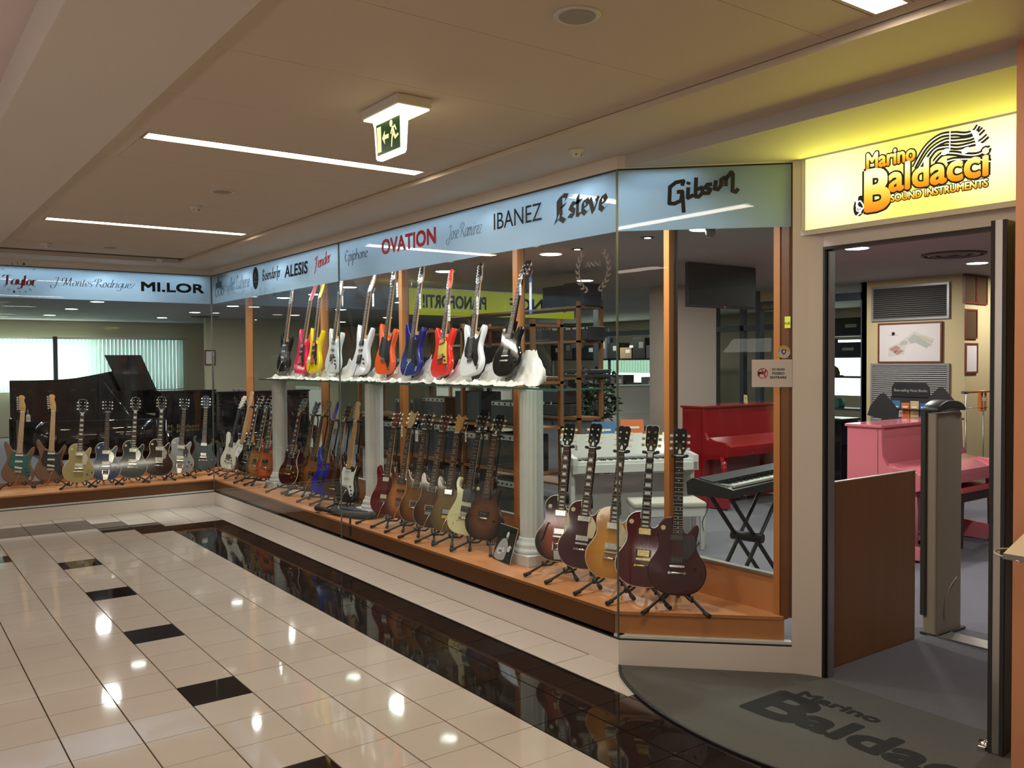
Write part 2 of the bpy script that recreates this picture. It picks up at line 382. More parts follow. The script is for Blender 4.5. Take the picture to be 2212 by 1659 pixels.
HEAD = {
'gib': [(-.021,0),(-.024,.02),(-.036,.04),(-.038,.1),(-.041,.155),(-.03,.168),(-.014,.172),(0,.166),(.014,.172),(.03,.168),(.041,.155),(.038,.1),(.036,.04),(.024,.02),(.021,0)],
'fen': [(-.021,0),(-.024,.018),(-.036,.03),(-.040,.06),(-.045,.12),(-.05,.165),(-.042,.185),(-.018,.19),(.004,.178),(.012,.158),(.004,.14),(.01,.115),(.022,.08),(.026,.03),(.021,0)],
'pt': [(-.021,0),(-.028,.022),(-.034,.04),(-.04,.1),(-.048,.16),(-.052,.195),(-.03,.2),(-.006,.17),(.008,.13),(.018,.07),(.021,0)],
'prs': [(-.021,0),(-.026,.02),(-.04,.035),(-.036,.08),(-.038,.12),(-.045,.155),(-.025,.148),(0,.128),(.02,.135),(.036,.15),(.034,.11),(.032,.07),(.036,.035),(.024,.02),(.021,0)],
'jet': [(-.021,0),(-.024,.02),(-.038,.04),(-.036,.09),(-.044,.14),(-.034,.16),(-.012,.164),(0,.172),(.012,.164),(.034,.16),(.044,.14),(.036,.09),(.038,.04),(.024,.02),(.021,0)],
}
tch = mat('tuner_chrome', (.42, .42, .41), .42, metal=1)
GC = {}
def shared(key, fn):
    if key not in GC: GC[key] = fn()
    return GC[key]
woodn = mat('maple_neck', (.52, .33, .17), .35); rosew = mat('rosewood_board', (.045, .022, .014), .75, spec=.15, kind='woodz', c2=(.07, .036, .022), sc=20)
maplef = mat('maple_board', (.50, .28, .12), .3); mahog = mat('mahogany_neck', (.16, .045, .02), .3); ebony = mat('ebony_board', (.010, .008, .009), .7, spec=.2)
nickelf = mat('fret_nickel', (.42, .41, .38), .4, metal=1); pearl = mat('pearl_inlay', (.62, .66, .64), .25)
wplast = mat('white_guard', (.66, .67, .62), .3); bplast = mat('black_guard', (.012, .012, .013), .2); creamp = mat('cream_guard', (.62, .54, .36), .35)
tulip = mat('cream_tuner_button', (.62, .56, .33), .3); yplast = mat('yellow_guard', (.58, .50, .06), .3); gplast = mat('guard_teal_reflection', (.02, .10, .09), .15)  # the teal of this guard is a reflection put into its colour
pinkc = mat('amber_pickup_cover', (.55, .20, .05), .35); redpk = mat('red_pickup_cover', (.40, .10, .07), .4)
zebra = mat('nickel_cover', (.55, .54, .50), .2, metal=1)
def paint(name, col, c2=None, rough=.08):
    return mat('lacquer_'+name, col, rough, coat=.45 if rough < .2 else .04, spec=.5 if rough < .2 else .3, kind='burst' if c2 else None, c2=c2)
def fretz(nz, sl, n): return nz-sl*(1-2**(-n/12))
def guitar(label, style, head, bodym, P, yaw, back, roll, s, board='rose', guard=None, pk=('h', 'h'), pkm=None, bridge='tom', hw=None,
           bind=None, backm=None, neckm=None, headm=None, inlay='dot', knobs=3, tun=None, logo=None, tags=None, group=None, name='electric_guitar', trem=False):
    pts, th, zfb, nz = OUT[style]; hw = hw or chrome; neckm = neckm or woodn; headm = headm or bodym; pkm = pkm or bplast; tun = tun or hw
    t = thing(name, label, 'guitar', (0, 0, 0), 0, group)
    th_ = math.radians(yaw+90)
    t.matrix_world = M.Translation(P)@M.Rotation(th_, 4, 'Z')@M.Rotation(math.radians(roll), 4, 'Y')@M.Rotation(-math.radians(back), 4, 'X')@M.Scale(s, 4)
    sl = .628 if style in ('lp', 'sg', 'es') else .648
    zbr = nz-sl
    yf = -th/2
    # body: lacquered slab, rounded edges
    edge = bind or bodym
    key = ('body', style, bodym.name, edge.name, (backm or bodym).name)
    me = shared(key, lambda: MB().prism(smooth(pts, 2), yf, th/2, .007 if not bind else .005, mi=0, me=1 if bind else 0, mb=2).mesh('body', [bodym, edge, backm or bodym]))
    body = link('body', me, t)
    # neck, board, frets
    hx = .0215
    def nk():
        mb = MB(); P0 = [(-.027, yf-.001, zfb-.0), (.027, yf-.001, zfb-.0), (.018, yf+.022, zfb+.0), (-.018, yf+.022, zfb+.0)]
        P1 = [(-hx, yf-.001, nz), (hx, yf-.001, nz), (.013, yf+.018, nz), (-.013, yf+.018, nz)]
        return mb.add(P0+P1, [(0, 1, 2, 3), (4, 7, 6, 5), (0, 4, 5, 1), (1, 5, 6, 2), (2, 6, 7, 3), (3, 7, 4, 0)], 0, False).mesh('neck', neckm)
    link('neck', shared(('neck', style, neckm.name), nk), t)
    heel = MB().box(-.026, .026, yf+.004, yf+.034, zfb+.01, (pts[13][1] if style == 'lp' else .36)+.012)
    link('neck_heel', shared(('heel', style, neckm.name), lambda: heel.mesh('neck_heel', neckm)), t)
    bmt = {'rose': rosew, 'maple': maplef, 'ebony': ebony}[board]
    def fb():
        yb = yf-.007
        return MB().add([(-.028, yb, zfb), (.028, yb, zfb), (.028, yf, zfb), (-.028, yf, zfb), (-hx, yb, nz), (hx, yb, nz), (hx, yf, nz), (-hx, yf, nz)],
            [(0, 1, 2, 3), (4, 7, 6, 5), (0, 4, 5, 1), (1, 5, 6, 2), (2, 6, 7, 3), (3, 7, 4, 0)], 0, False).mesh('fretboard', bmt)
    fbo = link('fretboard', shared(('fb', style, board), fb), t)
    def wid(z): return .028+(hx-.028)*(z-zfb)/(nz-zfb)
    def fr():
        mb = MB()
        for n in range(1, 22):
            z = fretz(nz, sl, n); w_ = wid(z)
            mb.box(-w_, w_, yf-.0085, yf-.0068, z-.0012, z+.0012)
        return mb.mesh('frets', nickelf)
    link('frets', shared(('fr', style), fr), fbo, kind='stuff')
    def inl():
        mb = MB(); y = yf-.0076
        for n in (1, 3, 5, 7, 9, 12, 15, 17, 19, 21):
            if n == 1 and inlay not in ('block',): continue
            z = (fretz(nz, sl, n)+fretz(nz, sl, n-1))/2; h = (fretz(nz, sl, n-1)-fretz(nz, sl, n)); w_ = wid(z)
            if inlay == 'dot':
                for cx in ((-.012, .012) if n == 12 else (0,)): mb.tube([(cx, y, z), (cx, y+.001, z)], .0032, 8)
            elif inlay == 'trap': mb.prism([(-w_*.62, z-h*.33), (w_*.62, z-h*.33), (w_*.5, z+h*.33), (-w_*.5, z+h*.33)][::1], y, y+.001)
            elif inlay == 'block': mb.prism([(-w_*.66, z-h*.36), (w_*.66, z-h*.36), (w_*.66, z+h*.36), (-w_*.66, z+h*.36)], y, y+.001)
            elif inlay == 'bird': mb.prism([(-w_*.55, z+h*.1), (-.003, z-h*.25), (w_*.5, z+h*.25), (0, z+h*.02)], y, y+.001)
        return mb.mesh('inlays', pearl)
    link('inlays', shared(('in', style, inlay), inl), fbo, kind='stuff')
    # headstock, tilted back, with tuners
    hp = HEAD[head]; tilt = 0.24 if head != 'fen' else .08
    hxm = M.Translation((0, yf+.001, nz))@M.Rotation(-tilt, 4, 'X')
    hb = {'gib': mahog, 'prs': mahog}.get(head, neckm)
    me = shared(('head', head, style, headm.name, hb.name, bind.name if bind and inlay == 'block' else ''), lambda: MB().prism(smooth(hp, 2) if head != 'gib' else hp, -.002, .014, .0022, mi=0, me=1, mb=2, X=hxm).mesh('headstock', [headm, bind if (bind and inlay == 'block') else headm, hb]))
    hs = link('headstock', me, t)
    link('nut', shared(('nut', style), lambda: MB().box(-hx, hx, yf-.0095, yf+.001, nz-.003, nz+.003).mesh('nut', pearl)), t)
    if head in ('fen', 'pt'): tp = [(-.028-.0012*i*3, .03+i*.026, -1) for i in range(6)]
    else: tp = [(sx*.020, .045+i*.04, sx) for sx in (-1, 1) for i in range(3)]
    for i, (tx, tz, sd) in enumerate(tp):
        def tn():
            mb = MB(); mb.tube([(0, -.012, 0), (0, -.002, 0)], .0042, 8); mb.tube([(0, -.003, 0), (0, -.0015, 0)], .0065, 8)
            mb.tube([(0, .006, 0), (sd*.022, .006, 0)], .0022, 6); mb.box(*sorted((sd*.022, sd*.038)), .003, .010, -.0075, .0075, 1)
            return mb.mesh('tuner', [tch if hw is chrome else hw, tch if tun is chrome else tun])
        o = link('tuner', shared(('tn', sd, hw.name, tun.name), tn), t)
        o.matrix_local = hxm@M.Translation((tx*(.72 if head in ('fen', 'pt') else 1), 0, tz))
    if head == 'gib':
        link('truss_rod_cover', shared(('trc', style), lambda: MB().prism([(-.008, .012), (.008, .012), (.007, .03), (0, .042), (-.007, .03)], -.0035, -.002, X=hxm).mesh('truss_rod_cover', [wplast])), hs)
    # pickguard
    if guard:
        gm, shape = guard
        if shape == 'lp': gp = [(.03, .345), (.052, .338), (.080, .30), (.088, .27), (.07, .205), (.045, .2), (.03, .205)]
        elif shape == 'jr': gp = [(.028, .335), (.06, .338), (.09, .34), (.105, .30), (.1, .255), (.06, .2), (.03, .205)]
        elif shape == 'sg': gp = [(-.05, .33), (.09, .33), (.085, .28), (.1, .22), (.095, .17), (.05, .16), (.04, .25), (-.045, .25)]
        elif shape == 'half': gp = [(-.05, .315), (.03, .31), (.07, .29), (.085, .2), (.11, .1), (.1, .07), (.06, .1), (.04, .17), (-.05, .165)]
        else: gp = [(-.075, .33), (-.05, .335), (-.03, .315), (.03, .315), (.05, .29), (.085, .3), (.118, .36), (.11, .30), (.095, .25), (.095, .2), (.122, .12), (.11, .07), (.085, .06), (.055, .1), (.03, .14), (-.035, .15), (-.085, .175), (-.1, .23), (-.085, .28)]
        link('pickguard', shared(('pg', shape, gm.name, th), lambda: MB().prism(gp, yf-.0035, yf+.001, .001).mesh('pickguard', gm)), t)
    # pickups
    zn = zfb-.022; zb = zbr+.035
    zs = {1: [zb], 2: [zn, zb], 3: [zn, (zn+zb)/2, zb]}[len(pk)] if len(pk) != 1 else [zb]
    for kp, z in zip(pk, zs):
        if kp == 'n': continue
        def pm(kp=kp):
            mb = MB()
            if kp == 'h': mb.box(-.043, .043, -.005, 0, -.021, .021, 1).box(-.034, .034, -.010, -.004, -.0175, .0175, 0)
            elif kp == 'm': mb.box(-.042, .042, -.009, 0, -.016, .016, 0)
            elif kp == 'p': mb.box(-.042, .042, -.009, 0, -.018, .018, 0)
            else: mb.box(-.036, .036, -.0075, 0, -.009, .009, 0)
            for k in range(6): mb.tube([(-.025+k*.01, -.0112 if kp in 'h' else -.0095, .006 if kp == 'h' else 0), (-.025+k*.01, -.004, .006 if kp == 'h' else 0)], .0022, 6, 2)
            return mb.mesh('pickup', [pkm, creamp if (bind is creamp and kp == 'h' and pkm is not goldm) else bplast, nickelf])
        o = link('pickup', shared(('pk', kp, pkm.name, bind.name if bind else ''), pm), t); o.location = (0, yf-.002, z)
        if len(pk) == 3 and z == zb and kp == 's': o.rotation_euler = (0, .16, 0)
    # bridge
    def br():
        mb = MB()
        if bridge == 'tom': mb.box(-.036, .036, -.014, -.002, -.006, .006); [mb.tube([(x, -.012, 0), (x, 0, 0)], .006, 8) for x in (-.037, .037)]
        elif bridge == 'floyd': mb.box(-.036, .036, -.012, 0, -.022, .024); mb.box(-.03, .03, -.018, -.010, -.03, -.018)
        elif bridge == 'wrap': mb.tube([(-.042, -.009, 0), (.042, -.009, 0)], .0075, 8)
        else: mb.box(-.034, .034, -.008, 0, -.018, .006); [mb.box(-.03+k*.0105, -.023+k*.0105, -.011, -.007, -.016, .004) for k in range(6)]
        return mb.mesh('bridge', hw if bridge != 'floyd' else pkm)
    o = link('bridge', shared(('br', bridge, hw.name, pkm.name), br), t); o.location = (0, yf, zbr)
    if bridge == 'tom':
        def tp_():
            mb = MB(); mb.tube([(-.045, -.010, 0), (.045, -.010, 0)], .0068, 8); [mb.tube([(x, -.013, 0), (x, 0, 0)], .008, 8) for x in (-.042, .042)]
            return mb.mesh('tailpiece', hw)
        if not trem: o = link('tailpiece', shared(('tp', hw.name), tp_), t); o.location = (0, yf, zbr-.038)
    if trem:   # vibrato tailpiece with a roller bar and a tapering plate
        mb = MB().tube([(-.034, -.02, -.05), (.034, -.02, -.05)], .006, 8).tube([(-.034, -.014, -.085), (.034, -.014, -.085)], .006, 8)
        mb.box(-.038, -.03, -.022, -.004, -.095, -.04).box(.03, .038, -.022, -.004, -.095, -.04)
        mb.prism([(-.03, -.095), (.03, -.095), (.022, -.155), (-.022, -.155)], -.008, -.003)
        o = mb.build('vibrato_tailpiece', hw, t); o.location = (0, yf, zbr)
        mb = MB().tube([(.03, -.012, -.07), (.05, -.03, -.03), (.055, -.036, .08)], .003, 6); o = mb.build('vibrato_arm', hw, t); o.location = (0, yf, zbr)
    elif bridge in ('strat', 'floyd') and tags != 'noarm':
        def arm(): return MB().tube([(.022, -.010, -.01), (.012, -.026, -.05), (-.02, -.03, -.15)], .0025, 6).mesh('vibrato_arm', hw if bridge == 'strat' else blackm)
        o = link('vibrato_arm', shared(('arm', bridge, hw.name), arm), t); o.location = (0, yf, zbr)
    # knobs, switch, jack
    kp = {'lp': [(.1, .15), (.135, .115), (.085, .095), (.12, .06)], 'es': [(.1, .15), (.135, .115), (.085, .095), (.12, .06)], 'sg': [(.1, .13), (.125, .09), (.08, .08), (.105, .05)],
          'prs': [(.095, .15), (.12, .1), (.085, .08)], 'strat': [(.07, .155), (.088, .12), (.1, .085)], 'dinky': [(.085, .14), (.105, .1)]}[style][:knobs]
    km = shared(('knob', th, hw.name), lambda: MB().tube([(0, -.013, 0), (0, 0, 0)], [.0075, .0085], 12).mesh('control_knob', hw if style in ('prs', 'dinky') or hw is goldm else blackg))
    for kx, kz in kp:
        o = link('control_knob', km, t); o.location = (kx, yf-.002, kz)
    if style in ('lp', 'es') and len(pk) > 1:
        def sw(): return MB().tube([(0, -.0015, 0), (0, 0, 0)], .014, 14).tube([(0, -.018, 0), (0, 0, 0)], .003, 6, 1).mesh('selector_switch', [creamp, tulip])
        o = link('selector_switch', shared('sw', sw), t); o.location = (-.082, yf-.001, .375)
    if style == 'strat':
        o = link('output_jack', shared('jk', lambda: MB().prism([(-.014, -.02), (.008, -.022), (.014, .018), (-.006, .022)], -.004, 0, .001).mesh('output_jack', chrome)), t); o.location = (.118, yf-.0005, .055)
    # strings
    def sg():
        mb = MB()
        for k in range(6):
            u = (k-2.5)/2.5
            a = V((u*.026, yf-.013, zbr)); b = V((u*.0165, yf-.0098, nz)); e = V(((u*.02), yf+.004 if head != 'fen' else yf-.004, nz+.05+.03*(1-abs(u))))
            for p, q in ((a, b), (b, e)): mb.tube([p, q], .0005, 3, cap=False)
        return mb.mesh('strings', nickelf)
    link('strings', shared(('sg', style, head), sg), t, kind='stuff')
    if logo:
        o = logo(t, hxm)
    return t

# guitar stand: tripod legs, tube, padded yoke and cradle arms, built to the guitar it carries
def stand(P, yaw, back, roll, s, nz, zf, label, deckz=.30, leg_len=.30, thick=.05):
    t = thing('guitar_stand', label, 'guitar stand', (P[0], P[1], deckz), math.radians(yaw+90), 'black tripod guitar stands in the windows')
    h = P[2]-deckz
    hub = V((0, .10, .115)); b = math.radians(back); rl = math.radians(roll)
    N = V((math.sin(rl)*math.cos(b), math.sin(b), math.cos(b)))*(nz*s)+V((0, 0, h))
    top = N+V((0, .045, .005))
    mid = hub.lerp(top, .52)
    for a in (-125, -55, 90):
        d = V((math.cos(math.radians(a)), math.sin(math.radians(a)), 0))
        e = hub+d*(leg_len if a < 0 else .20); e.z = .014
        lg = MB().tube([hub, hub+d*.06+V((0, 0, -.012)), e], .0085, 8).build('leg', black, t)
        MB().tube([e-d*.035+V((0, 0, .010)), e+d*.012], [.0125, .0135], 8).build('rubber_foot', blackm, lg)
    MB().tube([hub-V((0, 0, .03)), hub, mid], .011, 10).build('lower_tube', black, t)
    MB().tube([mid-V((0, 0, .05)), mid+V((0, 0, .035))], .017, 10).build('collar', black, t)
    MB().tube([mid, top+V((0, .0, -.06)), top+V((0, -.008, -.02))], .0075, 8).build('upper_tube', black, t)
    y = MB().tube([top+V((-.04, -.075, 0)), top+V((-.042, -.04, -.004)), top+V((-.02, -.008, -.012)), top+V((.02, -.008, -.012)), top+V((.042, -.04, -.004)), top+V((.04, -.075, 0))], .0095, 8)
    y.build('yoke', black, t)
    for sx in (-1, 1):
        MB().tube([hub+V((0, 0, -.01)), V((sx*.07, .055, h-.035)), V((sx*.085, -.03, h-.022)), V((sx*.085, -.055, h-.018)), V((sx*.088, -.062, h+.012))], .0075, 8).build('cradle_arm', black, t)
    return t
# guitar positions: (base point, facing, lean back, roll, scale)
GP = {
 'w1': ((-2.0008, 7.7513, 0.352), 262, 10, 4.8, 1.039),
 'w2': ((-1.6707, 7.7331, 0.352), 262, 10, 3.54, 1.0403),
 'w3': ((-1.4454, 7.3542, 0.352), 262, 10, 4.65, 1.0073),
 'w4': ((-1.156, 7.3697, 0.352), 262, 10, 3.41, 1.0031),
 'w5': ((-0.8644, 7.3929, 0.352), 262, 10, 4.71, 1.0123),
 'w6': ((-0.5673, 7.3943, 0.352), 262, 10, 4.73, 1.0099),
 'w7': ((-0.3135, 7.439, 0.352), 260, 10, 6.21, 1.0066),
 'w8': ((0.033, 7.6503, 0.352), 258, 10, 4.69, 1.0009),
 'a9': ((0.2342, 7.31, 0.38), 195, 12, 5.93, 0.9881),
 'a10': ((0.3037, 7.1163, 0.38), 195, 12, 3.19, 1.0165),
 'a11': ((0.2835, 6.8436, 0.38), 195, 12, 5.41, 0.9863),
 'a12': ((0.2413, 6.3876, 0.38), 195, 12, 3.48, 0.9966),
 'a13': ((0.2815, 6.149, 0.38), 200, 12, -1.79, 0.9821),
 'b14': ((0.268, 5.4432, 0.38), 195, 12, 2.95, 0.9947),
 'b15': ((0.3593, 5.2367, 0.38), 195, 12, 0.31, 1.001),
 'b16': ((0.362, 5.0613, 0.38), 193, 12, 3.21, 1.0037),
 'b17': ((0.2693, 4.6065, 0.38), 193, 12, 3.99, 0.9701),
 'b18': ((0.2981, 4.3557, 0.38), 193, 12, 0.58, 0.9739),
 'b19': ((0.2547, 3.9963, 0.38), 195, 12, -0.27, 0.9915),
 'c20': ((0.2288, 3.1926, 0.38), 200, 12, 0.8, 0.9868),
 'c21': ((0.2455, 2.952, 0.38), 200, 12, 0.91, 1.0),
 'c22': ((0.2377, 2.6888, 0.38), 200, 12, 1.06, 1.0025),
 'c23': ((0.219, 2.425, 0.38), 200, 12, 2.76, 1.0037),
 'c24': ((0.239, 2.1941, 0.38), 200, 12, 1.0, 1.003),
 'c25': ((0.2855, 2.0201, 0.38), 200, 12, 3.49, 1.0027),
 'c26': ((0.296, 1.7796, 0.38), 202, 12, 2.54, 0.9834),
 'd27': ((0.2927, 0.8853, 0.38), 212, 12, 1.42, 0.9514),
 'd28': ((0.2797, 0.6518, 0.38), 212, 12, 3.28, 0.9769),
 'd29': ((0.254, 0.3502, 0.38), 215, 12, 3.42, 0.9781),
 'd30': ((0.2653, 0.088, 0.38), 218, 12, 2.66, 0.9955),
 'd31': ((0.2977, -0.1532, 0.38), 222, 12, 1.24, 0.9884),
 'u32': ((0.34, 5.715, 1.588), 180, 9, -0.81, 0.9879),
 'u33': ((0.34, 5.2397, 1.5765), 180, 11, -0.74, 1.0126),
 'u34': ((0.34, 4.8923, 1.5839), 180, 9, -4.1, 1.0113),
 'u35': ((0.34, 4.4358, 1.5873), 180, 9, -2.27, 0.9992),
 'u36': ((0.34, 3.8412, 1.5745), 180, 11, -3.04, 1.0187),
 'u37': ((0.34, 3.3691, 1.5829), 180, 9, -1.14, 1.0133),
 'u38': ((0.34, 2.9003, 1.5752), 180, 11, -3.32, 1.0268),
 'u39': ((0.34, 2.4113, 1.5764), 180, 14, -9.59, 0.9516),
 'u40': ((0.34, 1.9782, 1.5844), 180, 14, -9.73, 0.9563),
 'u41': ((0.34, 1.5465, 1.582), 180, 15, -1.41, 0.9252),
}
walnut = mat('walnut_body', (.17, .075, .035), .35, kind='woodz', c2=(.12, .05, .022), sc=8)
P_ = paint
GOLDT = P_('gold', (.38, .30, .12), rough=.25); BLUEJ = P_('blue_metal', (.018, .045, .13)); DGREEN = P_('dark_green', (.018, .035, .036))
DBROWN = P_('dark_brown', (.03, .011, .010)); SILV = P_('silver', (.30, .30, .31), rough=.2); GREYG = P_('grey_green', (.045, .060, .055), rough=.3)
IVORY = P_('ivory', (.55, .52, .42)); BROWNB = P_('brown_burst', (.10, .035, .015), (.02, .008, .005)); BLK = P_('black', (.006, .006, .007))
HONEY = P_('honey_burst', (.36, .17, .035), (.07, .025, .01)); CHERRY = P_('cherry_burst', (.50, .13, .025), (.22, .018, .010))
DRED = P_('dark_red', (.045, .006, .007)); DRED2 = P_('oxblood', (.06, .010, .010)); AMBD = P_('amber_dark', (.28, .11, .02), (.09, .03, .01))
BLUE = P_('blue', (.012, .02, .30)); MAHB = P_('mahogany', (.055, .012, .008)); REDP = P_('wine', (.11, .006, .010))
TOBB = P_('tobacco_burst', (.40, .15, .045), (.07, .02, .012)); AMBR = P_('amber_brown', (.21, .085, .02), (.065, .024, .008)); BRN = P_('brown', (.10, .038, .016), (.035, .014, .008))
OLIVE = P_('olive', (.17, .115, .035), (.085, .055, .02)); CRM = P_('cream', (.66, .62, .36), rough=.12); SATB = P_('satin_brown_burst', (.115, .042, .018), (.010, .005, .004), rough=.22)
ESB = P_('red_burst', (.27, .055, .028), (.02, .01, .01)); PURP = P_('dark_purple', (.05, .010, .014)); LEMON = P_('lemon', (.56, .26, .04), (.42, .17, .025)); WINE = P_('wine_red', (.085, .006, .010)); SATR = P_('satin_wine', (.05, .006, .007), rough=.3)
HOT = P_('hot_pink', (.80, .012, .09)); YEL = P_('yellow', (.78, .56, .01)); PRL = P_('pearl_white', (.62, .66, .65)); WHT = P_('white', (.70, .70, .74)); ORG = P_('orange', (.80, .11, .02)); NAVY = P_('navy', (.012, .010, .14)); RED = P_('red', (.70, .025, .015)); WHT2 = P_('snow_white', (.74, .74, .75))
natural = mat('natural_headstock', (.50, .33, .15), .6, spec=.2); orangeh = mat('caramel_headstock', (.40, .20, .05), .3)
flash = mat('mirror_guard', (.5, .5, .5), .12, metal=1)
SL = 'electric guitars on stands in the left window'; SA = 'electric guitars in the far corner of the long window'; SB = 'electric guitars between the first and second column'
SCg = 'electric guitars between the second and third column'; SD = 'electric guitars right of the third column'; SU = 'electric guitars on the glass shelf'
jet = dict(bind=creamp, inlay='block', hw=chrome, pk=('h', 'h'), pkm=zebra, knobs=3, headm=BLK, board='rose', backm=mahog)
def gg(k, label, style, head, bm, **kw):
    P, yaw, back, roll, s = GP[k]
    t = guitar(label, style, head, bm, V(P), yaw, back, roll, s, group={'w': SL, 'a': SA, 'b': SB, 'c': SCg, 'd': SD, 'u': SU}[k[0]], **kw)
    if k[0] != 'u':
        stand(P, yaw, back, roll, s, OUT[style][3], OUT[style][2], 'black tripod stand under the '+STL[k])
    return t
STL = dict(w1='leftmost brown guitar of the left window', w2='second brown guitar from the left', w3='gold guitar', w4='metallic blue guitar', w5='dark green guitar with a light guard', w6='very dark brown guitar of the left window',
 w7='silver guitar', w8='grey-green guitar by the glass corner', a9='ivory guitar in the corner', a10='brown guitar with a white guard in the corner', a11='black guitar in the corner', a12='honey burst guitar in the corner', a13='cherry burst guitar beside the first column',
 b14='dark red guitar just right of the first column', b15='oxblood guitar, second right of the first column', b16='amber guitar half hidden behind the blue one', b17='blue guitar', b18='mahogany guitar left of the maple-necked one', b19='black guitar with a white guard',
 c20='wine coloured guitar just right of the second column', c21='tobacco burst guitar with a pale headstock', c22='amber brown guitar', c23='dark brown guitar between its amber and olive neighbours', c24='olive guitar', c25='cream double-horned guitar', c26='satin brown guitar beside the photo print',
 d27='red semi-hollow guitar with vibrato', d28='dark purple guitar', d29='lemon amber guitar', d30='glossy wine red guitar with gold hardware', d31='satin wine red guitar at the glass corner')
gg('w1', 'walnut brown double-cut guitar with a teal reflection coloured into its guard, leftmost in the left window', 'strat', 'fen', walnut, board='maple', guard=(gplast, 's'), pk=('s', 's', 's'), pkm=white, bridge='strat', headm=orangeh)
gg('w2', 'walnut brown double-cut guitar with black guard, second from left in the left window', 'strat', 'fen', walnut, board='maple', guard=(bplast, 's'), pk=('s', 's', 's'), pkm=white, bridge='strat', headm=orangeh)
gg('w3', 'gold top single-cut guitar with block inlays in the left window', 'lp', 'jet', GOLDT, guard=(creamp, 'lp'), **jet)
gg('w4', 'metallic blue single-cut guitar with silver guard and vibrato in the left window', 'lp', 'jet', BLUEJ, guard=(flash, 'lp'), trem=True, **{**jet, 'inlay': 'dot'})
gg('w5', 'dark green single-cut guitar with silver guard in the left window', 'lp', 'jet', DGREEN, guard=(flash, 'lp'), **jet)
gg('w6', 'very dark brown single-cut guitar with silver guard in the left window', 'lp', 'jet', DBROWN, guard=(flash, 'lp'), **jet)
gg('w7', 'silver single-cut guitar with black guard and vibrato in the left window', 'lp', 'jet', SILV, guard=(bplast, 'lp'), trem=True, **{**jet, 'inlay': 'dot'})
gg('w8', 'grey-green double-cut guitar with chrome pickups beside the glass corner', 'sg', 'jet', GREYG, pk=('h', 'h'), pkm=zebra, headm=blackm, knobs=2)
gg('a9', 'ivory guitar with dark neck, first in the corner of the long window', 'strat', 'gib', IVORY, pk=('h', 'h'), headm=IVORY, board='ebony', neckm=BLK)
gg('a10', 'dark brown guitar with white guard and pale maple neck in the corner', 'strat', 'fen', BROWNB, board='maple', guard=(wplast, 's'), pk=('s', 's', 's'), pkm=white, bridge='strat', headm=maplef)
gg('a11', 'black single-cut guitar behind the honey burst one in the corner', 'lp', 'gib', BLK, inlay='block', bind=creamp, board='ebony', headm=BLK)
gg('a12', 'honey burst single-cut guitar left of the cherry burst one', 'lp', 'gib', HONEY, inlay='block', bind=creamp, headm=BLK)
gg('a13', 'cherry burst single-cut guitar just left of the first column', 'lp', 'gib', CHERRY, inlay='block', pk=('h', 'h'), headm=BLK, backm=CHERRY)
gg('b14', 'dark red single-cut guitar with cream pickup frames right of the first column', 'lp', 'gib', DRED, inlay='block', bind=creamp, pkm=bplast, hw=goldm, headm=BLK)
gg('b15', 'oxblood double-cut guitar, second right of the first column', 'prs', 'prs', DRED2, pkm=bplast, bridge='strat', headm=BLK)
gg('b16', 'amber burst guitar partly hidden behind the blue guitar', 'prs', 'gib', AMBD, headm=orangeh, bridge='strat')
gg('b17', 'bright blue guitar with pointed horns between the first two columns', 'dinky', 'pt', BLUE, pk=('s', 'h'), bridge='floyd', headm=BLUE, board='ebony')
gg('b18', 'mahogany red guitar right of the blue guitar', 'prs', 'gib', MAHB, headm=BLK, hw=goldm)
gg('b19', 'black guitar with large white guard and amber maple neck left of the second column', 'strat', 'fen', BLK, board='maple', guard=(wplast, 's'), pk=('s', 's', 's'), pkm=wplast, bridge='strat', headm=natural)
gg('c20', 'wine red double-cut guitar just right of the second column', 'prs', 'prs', REDP, inlay='bird', pkm=creamp, bridge='strat', headm=REDP)
gg('c21', 'tobacco burst double-cut guitar with pale wood headstock', 'prs', 'prs', TOBB, inlay='bird', pk=('p', 's', 's'), bridge='strat', headm=natural)
gg('c22', 'amber brown flamed double-cut guitar with black headstock', 'prs', 'prs', AMBR, inlay='bird', bridge='wrap', headm=BLK, neckm=mahog, bind=creamp)
gg('c23', 'dark brown double-cut guitar between amber brown and olive ones', 'prs', 'prs', BRN, inlay='bird', bridge='strat', headm=MAHB, neckm=mahog, bind=creamp)
gg('c24', 'olive gold double-cut guitar with two chrome pickups', 'prs', 'prs', OLIVE, inlay='bird', pkm=chrome, bridge='strat', headm=orangeh, hw=goldm, neckm=mahog)
gg('c25', 'cream guitar with two horns and black guard', 'sg', 'gib', CRM, guard=(bplast, 'sg'), pkm=bplast, headm=BLK, board='ebony')
gg('c26', 'satin brown burst single-cut guitar with dot inlays behind the photo print', 'lp', 'gib', SATB, pk=('p', 'p'), pkm=bplast, bridge='wrap', headm=BLK, knobs=2, tun=tulip, neckm=mahog)
e5 = gg('d27', 'red burst semi-hollow guitar with vibrato arm right of the third column', 'es', 'gib', ESB, inlay='trap', bind=creamp, pkm=chrome, trem=True, headm=BLK, tun=tulip, guard=(creamp, 'lp'), neckm=mahog, knobs=0)
fh = MB()
for x in (-.105,):
    fh.tube([(x+.03, -.0295, .255), (x+.02, -.0295, .262), (x+.012, -.0295, .24), (x+.0, -.0295, .195), (x-.012, -.0295, .15), (x-.022, -.0295, .135), (x-.03, -.0295, .145)], [.006, .004, .005, .0065, .005, .004, .006], 8)
fh.build('sound_hole', ink, e5)
